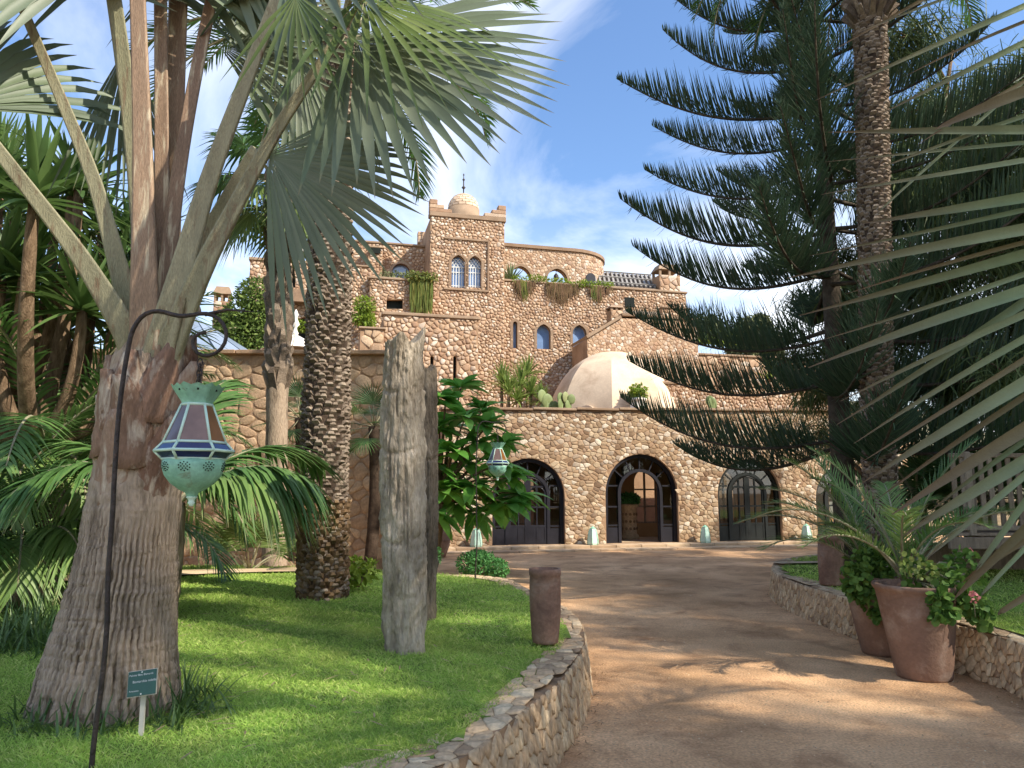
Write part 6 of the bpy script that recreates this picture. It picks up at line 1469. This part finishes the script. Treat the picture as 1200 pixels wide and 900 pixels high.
q = np.random.default_rng(7); c = C(s, 4.0, zz_); t = thing('terrace_succulent', c, 'bright green succulent in the pale pot before the dome', 'plant'); b = MB(); rosette(b, tuple(c), 90, .5, .07, q, (.2, 1.5), .02); leaf_cloud(b, [tuple(c+Vector((0, 0, .22)))], [.32], 260, .14, q); b.build('leaves', 'hedge_bright', t)
b = MB(); b.tube([tuple(c-Vector((0, 0, .12))), tuple(c+Vector((0, 0, .2)))], [.05, .03], 6); b.build('stem', 'petiole_green', t)
# creeper over the ledge and hanging tails
def ledge_plants():
    q = np.random.default_rng(681); s0, z = cp(603, 331, DM); s1, z1 = cp(716, 337, DM); t = thing('ledge_creeper', C(s0, DM-.05, z), 'bright green creeper along the ledge with brown tails hanging down the wall', 'plant')
    zl = cp(650, 336, DM)[1]+.1
    b = MB(); cs_ = [tuple(C(s0+(s1-s0)*i/22, DM+q.uniform(-.1, .15), zl+.1+q.uniform(-.05, .1))) for i in range(23)]; leaf_cloud(b, cs_, [.16]*23, 1700, .1, q); b.build('leaves', 'hedge_bright', t)
    for (u, ln) in ((609, .9), (614, 1.1), (622, .7), (643, .8), (650, 1.0), (657, 1.2), (661, 1.1), (666, .8), (673, .6), (696, .8), (701, .9), (606, .6), (694, .5), (712, .4)):
        s, _ = cp(u, 340, DM); b = MB(); n = 26; P0 = np.array([tuple(C(s+q.normal(0, .09), DM-.1-.04*q.random(), zl+.06-q.random()*.1)) for _ in range(n)]); b.blades(P0, np.stack([q.normal(0, .12, n), q.normal(-.02, .03, n), np.full(n, -1.)], -1), np.broadcast_to(V3(0, -1, 0), (n, 3)), ln*q.uniform(.4, 1.05, n), .045, 0, P_strap, 4, .2); b.build('hanging_tail', 'vine_dry' if q.random() < .75 else 'vine', t)
ledge_plants()
def vine_curtain():
    q = np.random.default_rng(682); d = DM-1.32; s0, zt_ = cp(481, 325, d); s1, zb_ = cp(506, 369, d); t = thing('vine_curtain', C(s0, d, zb_), 'curtain of hanging green vine beside the castle tower', 'plant'); H = zt_-zb_
    for j in range(5):
        b = MB(); n = 120; xs = s0+(s1-s0)*(j+q.random(n))/5; P0 = np.array([tuple(C(x, d-.12*q.random()-.02, zt_-q.random()**2*H*.6)) for x in xs]); b.blades(P0, np.stack([q.normal(0, .05, n), q.normal(0, .04, n), np.full(n, -1.)], -1), unit(np.stack([q.normal(0, .5, n), np.full(n, -1.), q.normal(0, .2, n)], -1)), H*q.uniform(.35, .62, n), .055, 0, P_strap, 4, .25); b.build('vine_strand', 'vine', t)
    b = MB(); leaf_cloud(b, [tuple(C(s0+(s1-s0)*i/6, d-.05, zt_+.02)) for i in range(7)], [.22]*7, 700, .12, q); b.build('leaves', 'vine', t)
vine_curtain()
def planter_row(u0, u1, v, d, label, seed, m, n=500, size=.12, r_=.2, k=8, name='roof_plants'):
    q = np.random.default_rng(seed); s0, z = cp(u0, v, d); s1, z1 = cp(u1, v, d); t = thing(name, C(s0, d, z), label, 'plant'); b = MB(); leaf_cloud(b, [tuple(C(s0+(s1-s0)*i/(k-1), d, z+.1*q.random())) for i in range(k)], [r_]*k, n, size, q); b.build('leaves', m, t); s = MB(); s.tube([tuple(C(s0, d, z-.1)), tuple(C(s1, d, z1-.1))], .03, 5); s.build('stems', 'bark_brown', t)
planter_row(449, 480, 325, DM-.9, 'grey-green plants on the roof garden before the arched window', 691, 'olive_leaf')
planter_row(816, 862, 396, 10.2, 'bright green hedge on the back terrace wall', 692, 'hedge_bright', 900, .16, .3)
planter_row(421, 432, 375, DM-1.6, 'bright green climbing plant in the gap beside the left castle wall', 693, 'hedge_bright', 700, .14, .3, 5)
s0, z0 = cp(426, 360, DM-1.7); planter_row(423, 431, 358, DM-1.7, 'tall bright green shoots above the climbing plant', 694, 'hedge_bright', 400, .14, .32, 4)
planter_row(338, 368, 384, 12.6, 'bright shrubs on the balcony of the far wing', 695, 'hedge_bright', 500, .16, .25, 6)
# pots and plants on the right hand terraces
for k, (u, v, lab) in enumerate(((858, 446, 'terracotta pot on the upper terrace wall, half hidden by araucaria boughs'),)):
    s, z = cp(u, v+8, 5.9); round_pot('terrace_pot', tuple(C(s, 5.75, cp(880, 454, 5.6)[1]+.1)), .5, .26, lab)
for k, (u, v) in enumerate(((902, 445), (965, 448), (1000, 440))):
    s, z = cp(u, v, 6.6); spiky('terrace_agave', ['bright agave on the upper terrace wall, nearest the pot', 'small bright agave farther along the upper terrace', 'bright agave at the grove end of the upper terrace'][k], tuple(C(s, 6.6, z)), 26, .7, .09, 700+k, 'hedge_bright')
# juniper clad tower, glass cone roof, finials
shrub('juniper', 'tall golden green juniper behind the boundary wall', [L_(u, v, 24, r_) for u, v, r_ in ((300, 345, .6), (293, 362, .75), (285, 382, .85), (292, 400, .9), (278, 398, .8), (305, 375, .6), (270, 380, .5), (268, 402, .6), (303, 402, .7), (285, 420, .9))], 9000, .15, 'juniper', 711, 'tree', base=(at_y(288, 420, 24).x, 24, 0))
def cone_roof(u, v_top, v_base, r_, Y, label, m, name, seg=12, fin=None):
    c = at_y(u, v_base, Y); zt_ = at_y(u, v_top, Y).z; t = thing(name, (c.x, c.y, 0), label, 'roof'); b = MB(); b.lathe([(r_*.8, 0), (r_*.8, c.z)], (c.x, c.y, 0), seg); b.build('drum', 'plaster', t, False)
    for i in range(seg):
        a0, a1 = 2*math.pi*(i+.04)/seg, 2*math.pi*(i+.96)/seg; q = MB(); k = [(c.x+r_*math.cos(a), c.y+r_*math.sin(a), c.z) for a in (a0, a1)]; q.add(k+[(c.x+.04*math.cos((a0+a1)/2), c.y+.04*math.sin((a0+a1)/2), zt_), (c.x, c.y, c.z-.02)], [(0, 1, 2), (1, 0, 3), (0, 2, 3), (2, 1, 3)]); q.build('roof_panel', m, t, False)
    f = MB(); f.lathe(fin, (c.x, c.y, zt_-.05), 10); f.build('finial', 'iron' if m != 'white_plaster' else m, t)
cone_roof(225, 372, 425, 2.1, 20, 'grey glazed cone roof with ball finial behind the boundary wall', 'glass_roof', 'cone_roof', 14, [(.03, 0), (.03, .1), (.14, .18), (.16, .27), (.13, .36), (.04, .42), (.1, .5), (.11, .57), (.08, .64), (.03, .68), (.06, .8), (.02, .88), (.015, 1.25), (.005, 1.3)])
cone_roof(345, 392, 412, .85, 19, 'small white turret roof with baluster finial behind the boundary wall', 'white_plaster', 'turret_roof', 14, [(.05, 0), (.09, .08), (.05, .16), (.04, .24), (.11, .32), (.06, .42), (.04, .5), (.07, .58), (.01, .72)])
# trees on the rise beyond the terraces
shrub('olive_tree', 'grey-green olive tree beyond the terrace on the right', [L_(u, v, 42, r_) for u, v, r_ in ((885, 390, 1.0), (875, 400, 1.1), (895, 402, 1.1), (884, 412, 1.2), (868, 412, .9), (903, 412, .8), (890, 380, .5))], 6000, .3, 'olive_leaf', 721, 'tree', base=(at_y(885, 420, 42).x, 42, -.05))
shrub('hill_tree', 'small hazy tree on the hill behind the castle', [L_(u, v, 90, r_) for u, v, r_ in ((832, 384, 1.4), (826, 388, 1.1), (838, 390, 1.2), (832, 378, .8))], 1800, .5, 'olive_leaf', 722, 'tree', base=(at_y(832, 400, 90).x, 90, -.05))
# things inside the open door
s0, s1, zt_ = doors[1]
p = C(s0+1.35, 1.7, 0); t = thing('wall_lantern', (p.x, p.y, 2.0), 'dark iron lantern hanging inside the open arched door', 'lantern'); b = MB(); b.lathe([(.01, 2.75), (.01, 2.42), (.03, 2.4), (.16, 2.32), (.12, 2.12), (.03, 2.0)], (p.x, p.y, 0), 6); b.build('lamp_body', 'iron', t, False)
p = C(s0+1.55, 2.0, .115); t = thing('carved_pedestal', p, 'round carved stone pedestal inside the open arched door', 'pedestal'); b = MB(); b.lathe([(.3, 0), (.3, .1), (.24, .16), (.24, .95), (.3, 1.0), (.3, 1.08)], tuple(p), 20); b.build('drum', 'stone_pale', t)
for i in range(12):
    for j in range(3): a = i*math.pi/6; q = MB(); q.lathe([(.045, 0), (.045, .02), (.02, .03)], (0, 0, 0), 8); V = q.V[0].copy(); o_ = np.array(p)+V3(math.cos(a)*.24, math.sin(a)*.24, .32+.22*j); q.V[0] = o_+V[:, 0:1]*V3(-math.sin(a), math.cos(a), 0)+V[:, 1:2]*V3(0, 0, 1)+V[:, 2:3]*V3(math.cos(a), math.sin(a), 0); q.build('boss', 'mortar_pale', t, False)
shrub('indoor_plant', 'dark leafy plant on the carved pedestal', [((p.x, p.y, p.z+1.22), (.34, .3, .2))], 900, .11, 'shrub_leaf', 731, 'plant')

# ================================================================== grass
def grass(poly_keep, hf, bounds, n, seed, label, path=None, pw=.4):
    q = np.random.default_rng(seed); x0, x1, y0, y1 = bounds; m = n*4
    # more blades close by, fewer and coarser farther off
    Y = y0*(y1/y0)**(q.random(m)); Xn = q.uniform(-.74, .74, m)*Y; X = Xn
    ok = (X > x0) & (X < x1); X, Y = X[ok], Y[ok]
    P = path.P
    kk = poly_keep(X, Y); X, Y = X[kk][:n], Y[kk][:n]; Z = hf(X, Y)
    for fp in (path1, path2):
        d2 = np.min((X[:, None]-fp.P[None, ::3, 0])**2+(Y[:, None]-fp.P[None, ::3, 1])**2, 1); s_ = d2 > (pw if fp is path1 else .2)**2; X, Y, Z = X[s_], Y[s_], Z[s_]
    k = len(X); az = q.uniform(0, 6.28, k); el = q.uniform(.45, 1.4, k); D = np.stack([np.cos(az)*np.cos(el), np.sin(az)*np.cos(el), np.sin(el)], -1); tall = .75+.6*fbm(X*2.5, Y*2.5, 3, 2)
    b = MB(); b.blades(np.stack([X, Y, Z-.004], -1), D, np.stack([-np.sin(az), np.cos(az), np.full(k, .3)], -1), (.034+.0022*Y)*tall*q.uniform(.5, 1.35, k), .0026+.0007*Y, .3, lambda t: np.clip(1-t**1.5, .05, 1), 2, 0); return setp(b.build('grass', 'grass_blade', None), label, 'grass', None, 'stuff')
grass(insL, lawnLh, (-9, 1.2, 2.6, 13.5), 135000, 801, 'short mown green grass of the big lawn', pathL)
grass(insR, lawn_h, (3.3, 9.5, 4.5, 14), 30000, 802, 'short mown green grass behind the right hand wall', pathR)

# ================================================================== loose grit and leaf litter on the drive
def grit():
    q = np.random.default_rng(901); n = 5200; Y = 3.6*(16/3.6)**q.random(n); X = q.uniform(-.5, .7, n)*Y; ok = (X > -1+.25*Y*0) & (X < 3.9); X, Y = X[ok], Y[ok]; n = len(X); b = MB(); r = q.uniform(.002, .0065, n)*(1+Y*.06); a = q.uniform(0, 6.28, n)
    base = np.array([(1, 0, 0), (0, 1, 0), (-1, 0, 0), (0, -1, 0), (0, 0, .7)], float); c, s = np.cos(a), np.sin(a); V = base[None]*r[:, None, None]*q.uniform(.6, 1.4, (n, 5, 1)); W = V.copy(); W[..., 0] = V[..., 0]*c[:, None]-V[..., 1]*s[:, None]; W[..., 1] = V[..., 0]*s[:, None]+V[..., 1]*c[:, None]
    Z = .012*(fbm(X*1.1, Y*1.1, 0, 3)-.5)+.02*(fbm(X*.35, Y*.2, 2, 2)-.5); W += np.stack([X, Y, Z], -1)[:, None]; f = np.array([(0, 1, 4), (1, 2, 4), (2, 3, 4), (3, 0, 4)]); b.add(W.reshape(-1, 3), (np.arange(n)[:, None, None]*5+f[None]).reshape(-1, 3)); setp(b.build('grit', 'stone_pale', None, False), 'loose grit scattered over the earth drive', 'grit', None, 'stuff')
    m = 900; Y = 3.6*(14/3.6)**q.random(m); X = q.uniform(-.1, .62, m)*Y; az = q.uniform(0, 6.28, m); Z = .012*(fbm(X*1.1, Y*1.1, 0, 3)-.5)+.02*(fbm(X*.35, Y*.2, 2, 2)-.5)+.006; ok = X < 3.8; l = MB(); l.blades(np.stack([X, Y, Z], -1)[ok], np.stack([np.cos(az), np.sin(az), np.zeros(m)], -1)[ok], np.broadcast_to(V3(0, 0, 1.), (ok.sum(), 3)), q.uniform(.02, .06, m)[ok], .006, 0, P_leaf, 2, .3); setp(l.build('leaf_litter', 'frond_dry', None), 'dry leaf litter scattered over the earth drive', 'litter', None, 'stuff')
    # litter gathered along the foot of the walls and dry leaflets dropped on the lawn
    l = MB(); pts = []
    for pa, sg in ((pathL, 1), (pathR, -1)):
        for _ in range(420):
            w_ = q.uniform(.12, 1)*pa.L; x, y, tx, ty = pa.at(w_); k = sg*(.06+abs(q.normal(0, .09))); pts.append((x+ty*k, y-tx*k, .008))
    P = np.array(pts); az = q.uniform(0, 6.28, len(P)); l.blades(P, np.stack([np.cos(az), np.sin(az), q.uniform(0, .2, len(P))], -1), np.broadcast_to(V3(0, 0, 1.), P.shape), q.uniform(.02, .07, len(P)), .008, 0, P_leaf, 2, .3); setp(l.build('leaf_litter', 'vine_dry', None), 'brown leaf litter gathered along the foot of the low garden walls', 'litter', None, 'stuff')
    m = 170; Y = q.uniform(3.4, 9.5, m); X = q.uniform(-.55, .02, m)*Y; k = insL(X, Y); X, Y = X[k], Y[k]; az = q.uniform(0, 6.28, len(X)); l = MB(); l.blades(np.stack([X, Y, lawnLh(X, Y)+.03], -1), np.stack([np.cos(az), np.sin(az), np.zeros(len(X))], -1), np.broadcast_to(V3(0, 0, 1.), (len(X), 3)), q.uniform(.05, .16, len(X)), .012, 0, P_leaf, 3, .3); setp(l.build('fallen_leaflets', 'frond_dry', None), 'dry fallen leaflets lying on the big lawn', 'litter', None, 'stuff')
grit()
